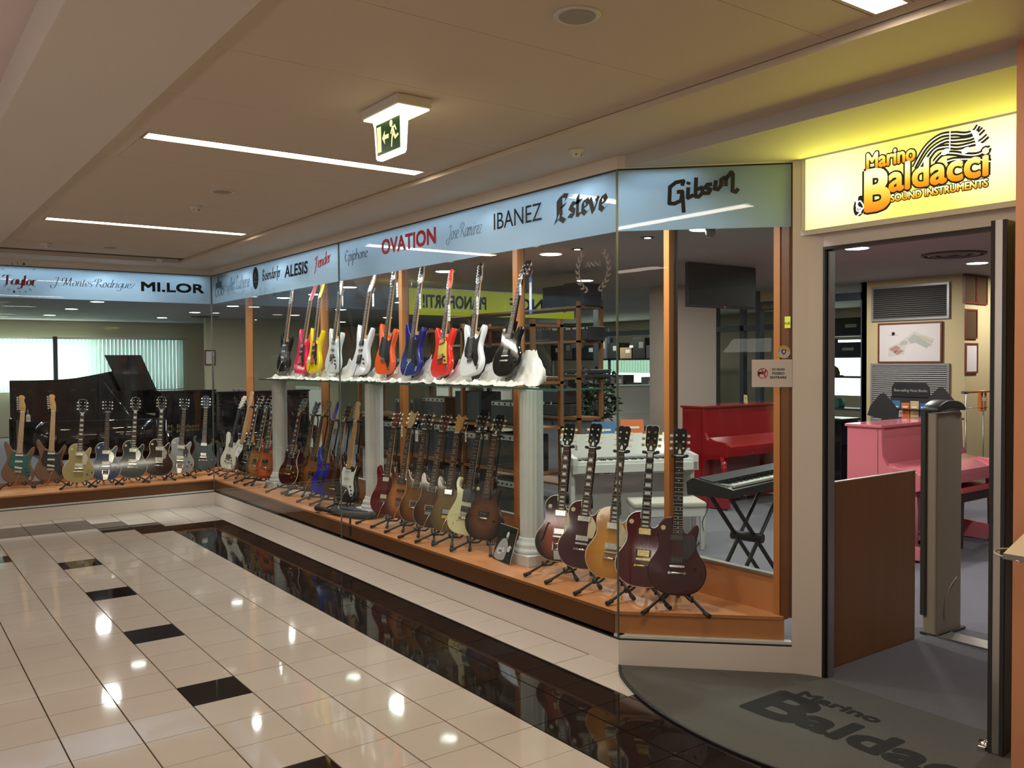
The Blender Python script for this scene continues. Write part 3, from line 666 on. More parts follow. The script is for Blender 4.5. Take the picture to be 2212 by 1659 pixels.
gg('d28', 'dark purple single-cut guitar with trapezoid inlays and cream guard', 'lp', 'gib', PURP, inlay='trap', bind=creamp, pk=('m', 'm'), pkm=zebra, headm=BLK, tun=tulip, guard=(creamp, 'lp'), neckm=mahog, knobs=1)
gg('d29', 'lemon amber single-cut guitar behind the glass joint', 'lp', 'gib', LEMON, inlay='trap', bind=creamp, pkm=zebra, headm=BLK, tun=tulip, guard=(creamp, 'lp'), neckm=mahog, knobs=1)
gg('d30', 'glossy wine red single-cut guitar with gold pickups and block inlays', 'lp', 'gib', WINE, inlay='block', bind=wplast, pkm=goldm, hw=goldm, headm=BLK, board='ebony', neckm=mahog, knobs=2)
gg('d31', 'satin wine red single-cut guitar with black guard, nearest the angled window', 'lp', 'gib', SATR, pk=('m', 'p'), pkm=bplast, headm=BLK, guard=(bplast, 'jr'), neckm=mahog, board='ebony', knobs=2)
# the ten on the glass shelf
gg('u32', 'black guitar with silver guard, leftmost on the glass shelf', 'strat', 'fen', BLK, guard=(flash, 's'), pk=('s', 's', 's'), pkm=wplast, bridge='strat', headm=zebra)
gg('u33', 'hot pink guitar with black hardware on the glass shelf', 'dinky', 'pt', HOT, guard=(bplast, 'half'), pk=('h', 's', 'h'), pkm=redpk, bridge='floyd', headm=HOT)
gg('u34', 'yellow guitar with black hardware on the glass shelf', 'dinky', 'pt', YEL, guard=(bplast, 'half'), pk=('h', 's', 'h'), pkm=redpk, bridge='floyd', headm=YEL)
gg('u35', 'pearl white guitar with chrome pickups, right of the yellow one', 'strat', 'fen', PRL, pk=('s', 's', 'h'), pkm=zebra, bridge='strat', headm=PRL)
gg('u36', 'white guitar with black pickups and pointed headstock, left of the orange one', 'dinky', 'pt', WHT, pk=('h', 's', 'h'), pkm=bplast, bridge='floyd', headm=WHT)
gg('u37', 'orange guitar with black guard on the glass shelf', 'strat', 'fen', ORG, guard=(bplast, 's'), pk=('n',), bridge='strat', headm=BLK, tags='noarm')
gg('u38', 'navy blue guitar with black guard on the glass shelf', 'strat', 'fen', NAVY, guard=(bplast, 's'), pk=('n',), bridge='strat', headm=BLK)
gg('u39', 'red guitar with yellow guard and red headstock on the glass shelf', 'strat', 'fen', RED, guard=(yplast, 'half'), pk=('h', 'h'), pkm=pinkc, bridge='strat', headm=RED, tags='noarm')
gg('u40', 'white guitar with black guard, beside the black guitar on the shelf', 'strat', 'fen', WHT2, guard=(bplast, 's'), pk=('h',), pkm=bplast, bridge='strat', headm=BLK, tags='noarm')
gg('u41', 'black single-cut guitar at the right end of the glass shelf', 'lp', 'gib', BLK, inlay='dot', pk=('h', 'h'), pkm=bplast, headm=BLK, neckm=BLK, board='rose')
# price tags hanging from the headstocks
tagm = mat('tag_card', (.70, .68, .64), .6); tagb = mat('tag_blue', (.02, .10, .45), .5); tagg = mat('tag_green', (.30, .60, .08), .5); prnt = mat('tag_print', (.12, .12, .13), .7)
def hangtag(px, py, X0, label, w_=.035, h_=.11, col=None, ax='x'):
    p = at(px, py, ax, X0); t = thing('price_tag', label, 'price tag', p, 0 if ax == 'y' else -PI/2, 'price tags hanging from guitars')
    MB().prism([(-w_/2, -h_), (w_/2, -h_), (w_/2, -.012), (w_/4, 0), (-w_/4, 0), (-w_/2, -.012)], -.001, .001).build('card', col or tagm, t)
    mb = MB()
    for i in range(3): mb.box(-w_*.33, w_*.33, -.0016, -.0011, -h_*(.3+.2*i)-.006, -h_*(.3+.2*i))
    if col: mb = MB().box(-w_*.38, w_*.38, -.0016, -.0011, -h_*.9, -h_*.15)
    mb.build('print', tagm if col else prnt, t)
    MB().tube([(0, 0, -.004), (.0, .02, .05)], .0012, 5).build('string', tagm, t)
hangtag(740, 635, .40, 'blue edged tag beside the pearl white guitar neck', .032, .125, tagb)
hangtag(806, 634, .42, 'white tag left of the orange guitar neck', .034, .12)
hangtag(858, 610, .42, 'white tag hanging behind the orange guitar headstock', .034, .13)
hangtag(907, 634, .42, 'white tag beside the navy guitar neck', .03, .13)
hangtag(970, 658, .40, 'white tag on the red guitar neck', .036, .13)
hangtag(1031, 640, .42, 'white tag beside the white guitar with black guard', .026, .14)
hangtag(1124, 613, .40, 'small white tag below the black headstock', .022, .08)
hangtag(868, 918, .30, 'white tag beside the wine red guitar headstock', .026, .10)
hangtag(900, 930, .31, 'guitar shaped white tag below the pale headstock', .045, .09)
hangtag(1006, 932, .33, 'narrow white tag between the olive and cream guitars', .018, .08)
hangtag(1245, 958, .38, 'small cream tag below the first cream tuner buttons', .03, .05)
hangtag(731, 1093, .10, 'white tag on the black gig bag', .03, .08)
hangtag(61, 895, 7.35, 'cream tag beside the leftmost headstock', .04, .08, ax='y')
hangtag(1146, 598, .62, 'blue strap hanging behind the black guitar', .035, .27, tagb)
# ------------------------------------------------------------------ window platform and frames
ZP = .30
st('floor_display_platform', MB().prism([(.006, 7.10), (LX, 7.10), (LX, 7.97), (.70, 7.97), (.70, -.60), (.655, -.60), (.03, .012), (.006, .03)], ZP, ZP-.02, axis='z'), wood, bev=.002)
st('trim_platform_fascia', MB().box(.012, .03, .05, 7.13, .15, ZP-.02).box(LX, .03, 7.115, 7.135, .15, ZP-.02), woodd)
st('trim_platform_fascia_end', MB().prism([(.02, .05), (.664, -.60), (.664, -.56), (.03, .09)], .16, ZP-.02, axis='z'), wood)
st('trim_platform_base', MB().prism([(.012, .05), (.66, -.595), (.66, 7.1), (.012, 7.1)], 0, .155, axis='z').box(LX, .6, 7.14, 7.70, 0, .155), mat('platform_base_dark', (.03, .02, .015), .7))
st('wall_display_back', MB().box(.675, .70, -.615, 7.97, ZP, .50).box(LX, .70, 7.95, 7.97, ZP, .34), wood)
rl = st('trim_back_rail', MB().box(.665, .71, -.615, 7.72, .50, .515), alu)
# beech posts with glass between
for i, a in enumerate((539, 701, 872, 1120, 1447)):
    y = at(a, 760, 'x', .69).y
    hw_ = .022 if i == 4 else (.03 if i else .05)
    st('trim_post', MB().box(.66, .70 if i == 4 else .72, y-hw_, y+hw_, ZP, ZS), woodp)
    MB().box(.722, .74, y-.02, y+.02, ZP, ZS).build('trim_post_backing', woodd)['kind'] = 'structure'
st('trim_post', MB().box(.655, .715, -.575, -.535, ZP, ZS), woodp)
st('trim_end_panel', MB().prism([(.66, -.63), (.74, -.70), (.76, -.58), (.66, -.576)], ZP, ZS, axis='z'), woodd)
st('window_inner', bx(.682, .688, -.5, 7.6, .515, ZS), glass2)
st('trim_top_rail', bx(.66, .72, -.57, 7.66, 2.70, ZS), woodp)
# columns
colm = mat('painted_plaster', (.62, .63, .62), .35, kind='n', c2=(.54, .55, .55), sc=12)
def column(x, y, label):
    t = thing('display_column', label, 'column', (x, y, ZP), 0, 'white fluted columns under the glass shelf')
    MB().box(-.13, .13, -.13, .13, 0, .075).build('plinth_block', colm, t, bev=.004)
    MB().lathe([(.122, .075), (.126, .088), (.122, .103), (.108, .110), (.112, .125), (.108, .142), (.096, .150), (.092, .17), (.086, .182)], 32).build('torus_base', colm, t)
    n = 80; vs = []; zs = (.18, .20, 1.195, 1.208)
    for j, z in enumerate(zs):
        for k in range(n):
            a = 2*PI*k/n; r = .083-(.005*(.5+.5*math.cos(a*16)) if 0 < j < 3 else .0)
            vs.append((r*math.cos(a), r*math.sin(a), z))
    mb = MB().add(vs, [(j*n+k, j*n+(k+1) % n, (j+1)*n+(k+1) % n, (j+1)*n+k) for j in range(3) for k in range(n)], 0, True)
    mb.add(vs[-n:], [tuple(range(n))]); mb.build('fluted_shaft', colm, t)
column(.37, 5.90, 'white fluted column at the far end of the glass shelf'); column(.37, 3.62, 'white fluted column under the middle of the glass shelf'); c3 = column(.37, 1.27, 'white fluted column nearest the door, with a grey crack near its top')
# glass shelf
t = thing('glass_shelf', 'long clear glass shelf resting on the three white columns', 'shelf', (.2, .76, 1.508))
MB().box(0, .37, 0, 5.3, 0, .012).build('pane', shelfg, t)
MB().box(-.002, .0, 0, 5.3, 0, .012).box(0, .37, -.002, 0, 0, .012).build('polished_edge', edgeg, t)
# white satin cloths: one crumpled drape behind and under each shelf guitar
satin = mat('white_satin', (.66, .63, .57), .35, spec=.5)
from mathutils import noise
def drape(x, y, seed, label, w_=.46, hh=.30):
    rr = random.Random(seed); nx, ny = 34, 30; vs = []; off = V((seed*3.1, seed*1.7, 0))
    for j in range(ny+1):
        v = j/ny          # 0 front edge .. 1 crest behind the guitar
        for i in range(nx+1):
            u = i/nx*2-1
            n1 = noise.noise(V((u*2.6, v*2.2, 0))+off); n2 = noise.noise(V((u*7, v*6, 3))+off); n3 = noise.noise(V((u*14, v*10, 9))+off)
            px = -.125+.27*v+.03*n1*(1-v)+.012*n2
            ridge = max(0, math.cos(min(1.57, abs(u+.30+.2*n1)*1.9)))
            z = .002+.05*max(0, n1+.55*n2+.08)*(1-v*.5)+.014*abs(n2)+.007*n3*(.4+v)
            if v > .45: z += hh*((v-.45)/.55)**1.2*ridge+.03*n2*ridge+.012*n3*ridge
            fo = math.sin(9*u+5*n1+3*v)*.5+math.sin(21*u+7*n2)*.25
            px += .022*fo*min(1, ridge*2)*max(0, v-.35); z += .010*fo*(1-v)+.02*fo*ridge*max(0, v-.45)
            if v < .06 or abs(u) > .965: z = .002+.3*z
            vs.append((px, u*w_/2*(1-.35*max(0, v-.5))+.02*n2, max(z, .0015)))
    f = [(j*(nx+1)+i, j*(nx+1)+i+1, (j+1)*(nx+1)+i+1, (j+1)*(nx+1)+i) for j in range(ny) for i in range(nx)]
    o = MB().add(vs, f, 0, True).build('satin_drape', satin); o.location = (x, y, 1.5205)
    s = o.modifiers.new('thick', 'SOLIDIFY'); s.thickness = .0015
    tag(o, label, 'cloth', 'white satin cloths on the glass shelf')
names = ['silver and black guitar', 'hot pink guitar', 'yellow guitar', 'pearl white guitar', 'white guitar with black pickups', 'orange guitar', 'navy guitar', 'red guitar', 'white guitar with black guard', 'black guitar at the shelf end']
for i, k in enumerate(('u32', 'u33', 'u34', 'u35', 'u36', 'u37', 'u38', 'u39', 'u40', 'u41')):
    drape(.36, GP[k][0][1]-.02, i+1, 'crumpled white satin cloth under the '+names[i], .46 if i < 9 else .62, (.13, .12, .16, .20, .17, .19, .21, .20, .18, .26)[i])
# black gig bag lying on the platform, leather strap, photo print
p = at(772, 1108, 'z', ZP+.02)
t = thing('gig_bag', 'folded black gig bag lying on the platform left of the second column', 'bag', (p.x+.02, p.y, ZP), .35)
MB().prism(smooth([(-.16, -.26), (.12, -.24), (.17, .0), (.13, .25), (-.1, .28), (-.18, .05)], 4), .012, .06, .016, axis='z').build('bag_body', mat('bag_nylon', (.022, .025, .026), .8, kind='n', c2=(.03, .034, .035), sc=30, bump=.5), t)
MB().tube([(-.1, -.2, .058), (-.14, 0, .066), (-.08, .22, .058)], .008, 8).build('zip', blackm, t)
MB().tube(smooth([(-.12, .25, .03), (-.15, .38, .055), (-.09, .45, .03), (-.02, .42, .02)], 4, False), .022, 8).build('carry_handle', blackm, t)
p = at(752, 1135, 'x', .003)
t = thing('guitar_strap', 'short black strap with white script hanging against the fascia', 'strap', at(757, 1128, 'x', .012), -PI/2)
MB().prism([(-.018, -.12), (.018, -.12), (.016, .06), (-.016, .06)], -.004, .0).build('strap_band', blackm, t)
t = thing('photo_print', 'black and white photo print of a guitarist leaning before the near column', 'photo print', (0, 0, 0))
a = at(1064, 1206, 'z', ZP+.002); b = at(1108, 1225, 'z', ZP+.002); tl = at(1087, 1134, 'y', a.y+.03); 
ex = (b-a); ex.z = 0; wdt = ex.length*1.0; ex.normalize(); nrm = ex.cross(V((0, 0, 1))); upv = (V((0, 0, 1))*math.cos(.28)-nrm*math.sin(.28)).normalized()
t.matrix_world = M((ex, -(ex.cross(upv)), upv)).transposed().to_4x4(); t.location = a
W, H = .235, .235*1.1
wdt = min(max(wdt, .14), .26); H = .255
MB().box(0, wdt, -.002, .0, 0, H).build('backing_card', tagm, t)
MB().box(.002, wdt-.002, -.0035, -.002, .002, H-.002).build('print_background', mat('photo_black', (.008, .012, .010), .25), t)
gr1 = mat('photo_grey', (.33, .33, .35), .3); gr2 = mat('photo_light', (.58, .58, .60), .3); gr3 = mat('photo_mid', (.12, .12, .13), .3)
u = wdt
MB().prism(smooth([(.08*u, .015), (.56*u, .015), (.66*u, .06), (.68*u, .12), (.58*u, .155), (.47*u, .165), (.30*u, .15), (.12*u, .09)], 3), -.0042, -.0035).build('figure_shirt', gr1, t)
el = lambda cx, cz, rx, rz_, ro: [(cx+rx*math.cos(a)*math.cos(ro)-rz_*math.sin(a)*math.sin(ro), cz+rx*math.cos(a)*math.sin(ro)+rz_*math.sin(a)*math.cos(ro)) for a in [k*PI/9 for k in range(18)]]
MB().prism(el(.56*u, .192, .017, .025, -.25), -.0046, -.0042).build('figure_head', gr2, t)
MB().prism(el(.60*u, .172, .009, .010, 0), -.0050, -.0046).build('figure_beard', gr3, t)
MB().prism(el(.30*u, .070, .036, .024, .2), -.0048, -.0042).build('figure_guitar', gr2, t)
MB().prism(el(.50*u, .085, .022, .017, .2), -.0048, -.0042).build('figure_guitar', gr2, t)
MB().prism([(.52*u, .083), (.93*u, .116), (.93*u, .122), (.52*u, .094)], -.0050, -.0042).build('figure_guitar_neck', gr1, t)
MB().prism(smooth([(.70*u, .085), (.82*u, .085), (.85*u, .125), (.74*u, .12)], 3), -.0052, -.0048).build('figure_hand', gr2, t)
MB().prism([(.26*u, .06), (.42*u, .068), (.42*u, .083), (.26*u, .077)], -.0054, -.0048).build('figure_pickups', gr3, t)
MB().tube([(wdt*.5, .01, H*.7), (wdt*.5, .075, .004)], .003, 6).build('easel_leg', tagm, t)
# ------------------------------------------------------------------ store shell
wallb = mat('store_wall_beige', (.50, .45, .32), .7); wally = mat('store_wall_yellow', (.56, .45, .24), .7); greyb = mat('slate_frame', (.045, .06, .075), .45)
pinkw = mat('pillar_paint', (.50, .39, .34), .7)
st('wall_north', MB().box(-14, 14, 20, 20.2, 0, 1.05).box(-14, 14, 20, 20.2, 2.33, 2.75).box(3.25, 14, 20, 20.2, 1.05, 2.33).box(-14, -2.3, 20, 20.2, 1.05, 2.33), wallb)
st('wall_partition_north', MB().box(3.05, 6.4, 17.3, 17.45, 0, ZS), wallb)
st('wall_west', bx(-14.2, -14, 7.1, 20, 0, ZS), wallb)
sky = mat('daylight_outside', (0, 0, 0), .9, emit=(.92, 1, .93), es=11)
blind = filmmat('blind_fabric', (.40, .46, .42), (.62, .74, .68), .6)
bright = mat('window_daylight', (0, 0, 0), .9, emit=(.90, 1, .88), es=4.2)
st('window_5', MB().box(-2.3, 1.1, 20.12, 20.14, 1.05, 2.33), sky)
st('window_8', MB().box(1.1, 3.2, 20.12, 20.14, 1.05, 2.33), mat('daylight_shaded_yard', (0, 0, 0), .9, emit=(.80, .97, 1), es=2.6))
st('trim_window_mullion', MB().box(.20, .29, 19.65, 19.72, .95, 2.36), greyb)
st('trim_blind_rail', bx(-2.4, 3.3, 19.74, 19.82, 2.30, 2.34), alu)
t = thing('vertical_blinds', 'long row of pale vertical blinds before the bright far window', 'blinds', (0, 19.78, 2.3))
sl = MB().box(-.043, .043, -.001, .001, -1.24, 0).mesh('slat', blind)
i = 0; x = -2.3
while x < 3.2:
    o = link('slat', sl, t); o.location = (x, 0, 0); o.rotation_euler = (0, 0, .12 if x < 1.1 else (.40 if x < 2.2 else .25)); x += .087
# ceiling lamps, grilles
def disc(name, label, cat, x, y, z, r, mt, ring, group=None, rr=.02):
    t = thing(name, label, cat, (x, y, z), 0, group)
    MB().tube([(0, 0, 0), (0, 0, -.006)], [r+rr, r+rr*.8], 28).build('trim_ring', ring, t)
    MB().tube([(0, 0, -.0061), (0, 0, -.009)], [r, r*.97], 28).build('diffuser' if mt is lampc else 'grille', mt, t)
    return t
cn = {-2.5: 'leftmost', -.2: 'second', 2.1: 'middle', 4.25: 'fourth', 6.55: 'rightmost'}; rn = dict(zip((1.25, 3.2, 5.17, 7.7, 10.1, 12.55, 14.9, 17.4), ('nearest', 'second nearest', 'third', 'fourth', 'fifth', 'sixth', 'seventh', 'farthest')))
for x, y in DL: disc('downlight', 'round store downlight, %s row from the camera, %s line from the left' % (rn[y], cn[x]), 'ceiling light', x, y, ZS, .105, lampc, white, 'round downlights in the store ceiling')
for px, py in ((1247, 538), (1399, 513)):
    p = at(px, py, 'z', ZS-.002); disc('small_spotlight', 'small recessed spotlight %s' % ('behind the long window, left of the glass corner' if px < 1300 else 'behind the angled window'), 'ceiling light', p.x, p.y, ZS, .028, lampc, blackm, None, .03)
def grille(px, py, label, r=.3):
    p = at(px, py, 'z', ZS-.003); t = thing('air_grille', label, 'air vent', (p.x, p.y, ZS), 0, 'round air diffusers in the store ceiling')
    for k in range(5): MB().lathe([(r*(1-.19*k), 0), (r*(1-.19*k), -.012), (r*(.94-.19*k), -.02), (r*(.94-.19*k), 0)], 28).build('vane_ring', mat('vent_grey', (.12, .10, .09), .6) if k % 2 == 0 else mat('vent_light', (.35, .32, .29), .6), t)
grille(2060, 549, 'round slatted air diffuser above the pink piano'); grille(1822, 641, 'small round air diffuser seen through the glass partition'); grille(443, 684, 'round air diffuser near the far left corner of the store'); grille(1410, 478, 'round air diffuser behind the top of the angled window')
# louvre wall x=7.7 with picture, partition frames
XW = 7.7
def PW(px, py, X0=XW): return at(px, py, 'x', X0)
yl = PW(1862, 700).y; yr = PW(2084, 700).y
st('wall_louvre', bx(XW, XW+.15, yr+.12, yl, 0, ZS), wally)
st('wall_pictures', bx(XW, 9.3, yr, yr+.12, 0, ZS), wally)
def louvre(x0p, x1p, y0p, y1p, label, top, fr, cslat):
    a = PW(x0p, y1p); b = PW(x1p, y0p)
    ya, yb_ = a.y, b.y; z0, z1 = min(a.z, b.z-.05), b.z; z0 = a.z
    t = thing('louvre_panel', label, 'louvre', (XW-.03, yb_, z0)); W = ya-yb_; H = z1-z0
    mb = MB().box(0, .03, -.03, 0, -.03, H+.03).box(0, .03, W, W+.03, -.03, H+.03).box(0, .03, 0, W, -.03, 0).box(0, .03, 0, W, H, H+.03); mb.build('frame', fr, t)
    bx(.022, .028, 0, W, 0, H).build('backing', blackm, t)
    n = int(H/.026); s1 = MB().add([(0, 0, 0), (.02, 0, .016), (.02, W, .016), (0, W, 0), (0, 0, .002), (.02, 0, .018), (.02, W, .018), (0, W, .002)], [(0, 1, 2, 3), (4, 7, 6, 5), (0, 3, 7, 4), (1, 5, 6, 2), (0, 4, 5, 1), (3, 2, 6, 7)]).mesh('slat', cslat)
    for k in range(n): o = link('slat', s1, t); o.location = (0, 0, k*H/n+.003)
louvre(1889, 2048, 614, 690, 'dark grey louvred panel above the framed plan', 0, mat('louvre_frame', (.28, .27, .27), .4, metal=.4), mat('louvre_slat_dark', (.11, .105, .095), .5))
louvre(1887, 2048, 790, 905, 'light grey louvred panel below the framed plan', 0, MATS['louvre_frame'], mat('louvre_slat_light', (.36, .35, .34), .4))
frm = mat('frame_wood', (.15, .04, .02), .35); paper = mat('paper', (.66, .60, .58), .6)
def framed(name, label, a, b, X0, cat='picture', sheet=None, art=None, ax='x', fw=.03):
    """a: pixel of the top left corner, b: pixel of the bottom right corner"""
    A = at(*a, ax, X0); B = at(*b, ax, X0)
    Wd = abs(A.y-B.y) if ax == 'x' else abs(A.x-B.x); Hd = A.z-B.z
    t = thing(name, label, cat, A, -PI/2 if ax == 'x' else 0)
    MB().box(0, Wd, 0, .02, -fw, 0).box(0, Wd, 0, .02, -Hd, -Hd+fw).box(0, fw, 0, .02, -Hd+fw, -fw).box(Wd-fw, Wd, 0, .02, -Hd+fw, -fw).build('frame', frm, t)
    bx(fw, Wd-fw, .008, .014, -Hd+fw, -fw).build('sheet', sheet or paper, t)
    if art: art(t, Wd, Hd)
    return t
def planart(t, W, H):
    c1 = mat('plan_grey', (.40, .40, .36), .7); c2 = mat('plan_red', (.42, .22, .19), .7); c3 = mat('plan_tan', (.52, .43, .30), .7); c4 = mat('plan_wash', (.55, .52, .48), .7)
    def pg(pts, m, nme, k=0): MB().prism([(x*W, -y*H) for x, y in pts], .0066-k*.0008, .008).build(nme, m, t)
    pg([(.18, .60), (.34, .50), (.58, .22), (.88, .42), (.84, .62), (.60, .48), (.45, .56), (.42, .78), (.17, .85)], c4, 'drawing_wash')
    pg([(.48, .42), (.58, .29), (.83, .55), (.77, .64), (.60, .50), (.53, .52)], c1, 'drawing_block', 1); pg([(.62, .33), (.68, .33), (.86, .47), (.84, .52)], c3, 'drawing_block', 2)
    pg([(.18, .66), (.30, .56), (.37, .62), (.28, .74)], c2, 'drawing_block', 1); pg([(.25, .74), (.36, .66), (.42, .70), (.32, .80)], c2, 'drawing_block', 1); pg([(.34, .56), (.40, .44), (.48, .46), (.46, .54)], c1, 'drawing_block', 2)
    MB().tube([(.25*W, .006, -.27*H), (.25*W, .008, -.27*H)], .025, 10).build('emblem', ink, t); bx(.17*W, .33*W, .0066, .008, -.315*H, -.30*H).build('caption', c1, t)
framed('framed_plan', 'wood framed pale drawing of buildings between the two louvred panels', (1896, 699), (2034, 784), XW-.035, art=planart, fw=.022)
dkp = mat('photo_brown', (.10, .06, .03), .25)
YP = yr-.022
for a, b, lb, sh in (((2083, 590), (2111, 657), 'tall wood framed dark picture, upper left of the group by the door', dkp), ((2112, 594), (2134, 659), 'tall wood framed dark picture, upper right of the group by the door', dkp),
                     ((2087, 667), (2112, 732), 'wood framed dark portrait picture in the middle of the group by the door', dkp), ((2087, 741), (2113, 806), 'wood framed white certificate lowest of the group by the door', paper)):
    framed('framed_picture', lb, a, b, YP, sheet=sh, ax='y', fw=.022)
framed('framed_notice', 'framed notice on the beige wall seen through the left end of the windows', (442, 756), (466, 789), 17.28, sheet=paper, ax='y', fw=.03)
# slate coloured partition frames and what stands beyond
for a, b, X0, lb in ((1859, 1872, XW, 0), (1632, 1642, XW, 0), (1536, 1548, 9.0, 0), (1598, 1606, 9.0, 0), (1282, 1294, 7.0, 0)):
    y0 = at(a, 760, 'x', X0).y; y1 = at(b, 760, 'x', X0).y
    bx(X0, X0+.1, min(y0, y1), max(y0, y1), 0, ZS).build('trim_partition_post', greyb)['kind'] = 'structure'
yA = PW(1642, 700).y; yB = PW(1862, 700).y
st('trim_partition_head', MB().box(XW, XW+.1, yB, yA, 2.52, 2.62), greyb)
st('trim_partition_head_far', bx(9.0, 9.1, 5.8, 14, 2.2, 2.30), greyb)
st('window_partition', bx(XW+.04, XW+.05, yB, yA, .1, 2.52), glass2)
wl_ = []
ee = MB().box(13, 13.2, -9, 21, 0, .95).box(13, 13.2, -9, 21, 2.1, ZS).box(13, 13.2, -9, 6.6, .95, 2.1).box(13, 13.2, 7.7, 12.0, .95, 2.1).box(13, 13.2, 14.8, 21, .95, 2.1)
st('wall_east', ee, wallb)
st('window_6', MB().box(13.1, 13.12, 6.6, 7.7, .95, 2.1), bright); st('window_7', MB().box(13.1, 13.12, 12.0, 14.8, .95, 2.1), bright)
t = thing('vertical_blinds', 'teal shaded vertical blinds of the side window behind the shelves', 'blinds', (12.985, 12.3, 1.82))
sl = MB().box(-.001, .001, -.05, .05, -.45, 0).mesh('slat', blind)
for k in range(21): o = link('slat', sl, t); o.location = (0, .05+k*.105, 0); o.rotation_euler = (0, 0, .5)
st('pillar', MB().box(0, .85, 0, .5, 0, ZS), pinkw); bpy.data.objects['pillar'].location = (5.76, 5.0, 0); bpy.data.objects['pillar'].name = 'wall_pillar'

# ------------------------------------------------------------------ pianos
ivory = mat('piano_keys_white', (.68, .67, .62), .3)
def upright(label, x, y, rz, m, W=1.48, H=1.16, legs=True, dp=.30, name='upright_piano', keyopen=False):
    t = thing(name, label, 'piano', (x, y, 0), rz)   # origin: floor, left end, front of upper case; front towards -y
    MB().box(.0, W, 0, dp, .04, H-.025).build('case', m, t, bev=.006)
    MB().box(-.02, W+.02, -.03, dp+.015, H-.025, H).build('lid', m, t, bev=.006)
    MB().prism([(-.02, H-.12), (0, H-.12), (0, .80), (-.02, .80)], .03, W-.03, axis='x').build('upper_panel', m, t)
    for x0 in (0, W-.045):
        MB().prism([(.02, .04), (.02, H-.03), (-.02, H-.03), (-.03, .86), (-.07, .78), (-.32, .76), (-.36, .73), (-.36, .60), (-.30, .58), (-.05, .55), (-.02, .5), (-.02, .04)], x0, x0+.045, axis='x').build('side_cheek', m, t, bev=.004)
        MB().prism([(-.02, .04), (-.02, .0), (-.36, .02), (-.36, .11), (-.30, .15), (-.02, .17)], x0, x0+.055, axis='x').build('toe_block', m, t, bev=.003)
        if legs: MB().tube([(x0+.025, -.31, .12), (x0+.025, -.30, .42), (x0+.025, -.28, .60)], [.022, .030, .036], 10).build('leg', m, t)
        MB().tube([(x0+.015, -.32, .02), (x0+.035, -.32, .02)], .02, 10).build('caster', blackm, t)
    MB().box(.04, W-.04, -.35, .0, .60, .665).build('keybed', m, t, bev=.004)
    if keyopen:
        bx(.09, W-.09, -.33, -.19, .665, .69).build('white_keys', ivory, t)
        mb = MB()
        for k in range(50):
            if k % 7 not in (2, 6): mb.box(.1+k*(W-.2)/51+.012, .1+k*(W-.2)/51+.022, -.27, -.19, .69, .702)
        mb.build('black_keys', blackg, t, kind='stuff')
        MB().box(.05, W-.05, -.19, -.02, .665, .80).build('fallboard', m, t)
    else:
        MB().prism([(-.35, .665), (-.345, .71), (-.06, .80), (-.02, .80), (-.02, .665)], .046, W-.046, axis='x').build('key_lid', m, t, bev=.004)
    MB().box(.04, W-.04, -.02, 0, .12, .58).build('lower_panel', m, t)
    return t
pinkp = mat('pink_gloss', (.72, .20, .24), .12, coat=.5); redg = mat('red_gloss', (.30, .008, .012), .1, coat=.5); whiteg = mat('white_gloss', (.62, .60, .57), .2, coat=.3)
upright('glossy pink upright piano behind the security gate', 3.66, .66, .03, pinkp, 1.46, 1.13)
upright('glossy red upright piano behind the keyboard', 4.42, 3.32, .03, redg, 1.5, 1.165)
a = at(347, 844, 'y', 8.9)
upright('black upright piano with gold lettering behind the left window', a.x, 8.9, 0, blackg, at(463, 844, 'y', 8.9).x-a.x, a.z)
upright('black upright piano behind the far corner of the windows', at(468, 846, 'y', 9.0).x+.03, 9.0, 0, blackg, 1.35, at(480, 846, 'y', 9).z)
upright('black upright piano standing with its back to the door, left of the pink one', 5.2, 1.84, PI/2, blackg, .75, 1.07)
upright('white upright piano in front of the bright shelves', at(1338, 830, 'y', 7.4).x-.2, 7.4, -.35, whiteg, 1.4, at(1338, 832, 'y', 7.4).z)
# gold lettering on the black piano: see writing section
# grand piano on a low dais
t = thing('grand_piano', 'black grand piano with raised lid behind the left window', 'piano', (0, 8.25, 0))
gx = at(52, 912, 'y', 8.5).x; Lg = at(345, 912, 'y', 8.5).x-gx
pl = smooth([(0, 1.1), (.0, .62), (.06, .36), (.25, .22), (.55, .16), (.9, .06), (1.2, .01), (Lg-.05, .0), (Lg, .02), (Lg, 1.28), (Lg-.05, 1.3), (.08, 1.3)], 4)
pl = [(gx+p[0], p[1]) for p in pl]; zr = at(80, 912, 'y', 8.45).z
MB().prism(pl, .58, zr, .006, axis='z').build('rim', blackg, t)
MB().box(gx+.2, gx+Lg-.1, .3, 1.2, .50, .58).build('bottom_board', blackg, t)
for lx, ly in ((.3, .8), (Lg-.2, .2), (Lg-.2, 1.1)):
    lg = MB().tube([(gx+lx, ly, .05), (gx+lx, ly, .56)], [.045, .07], 10).build('leg', blackg, t); MB().tube([(gx+lx-.02, ly, .03), (gx+lx+.02, ly, .03)], .03, 10).build('caster', goldm, lg)
YL = 9.56
def LP(px, py, y=YL): p = at(px, py, 'y', y); return (p.x, p.z)
lo = smooth([LP(20, 822), LP(95, 821), LP(150, 818), LP(195, 811), LP(240, 802)], 4, False)
MB().prism([(LP(338, 843)[0], zr+.0), LP(338, 843), LP(318, 800)]+lo[::-1]+[(lo[0][0], zr+.02), (lo[0][0]+.02, zr)], YL-8.25-.025, YL-8.25, axis='y').build('lid', blackg, t)
MB().prism([LP(225, 767, 9.4), LP(304, 767, 9.4), LP(337, 842, 9.4), LP(262, 845, 9.4)], 9.4-8.25-.02, 9.4-8.25, axis='y').build('front_lid_flap', blackg, t)
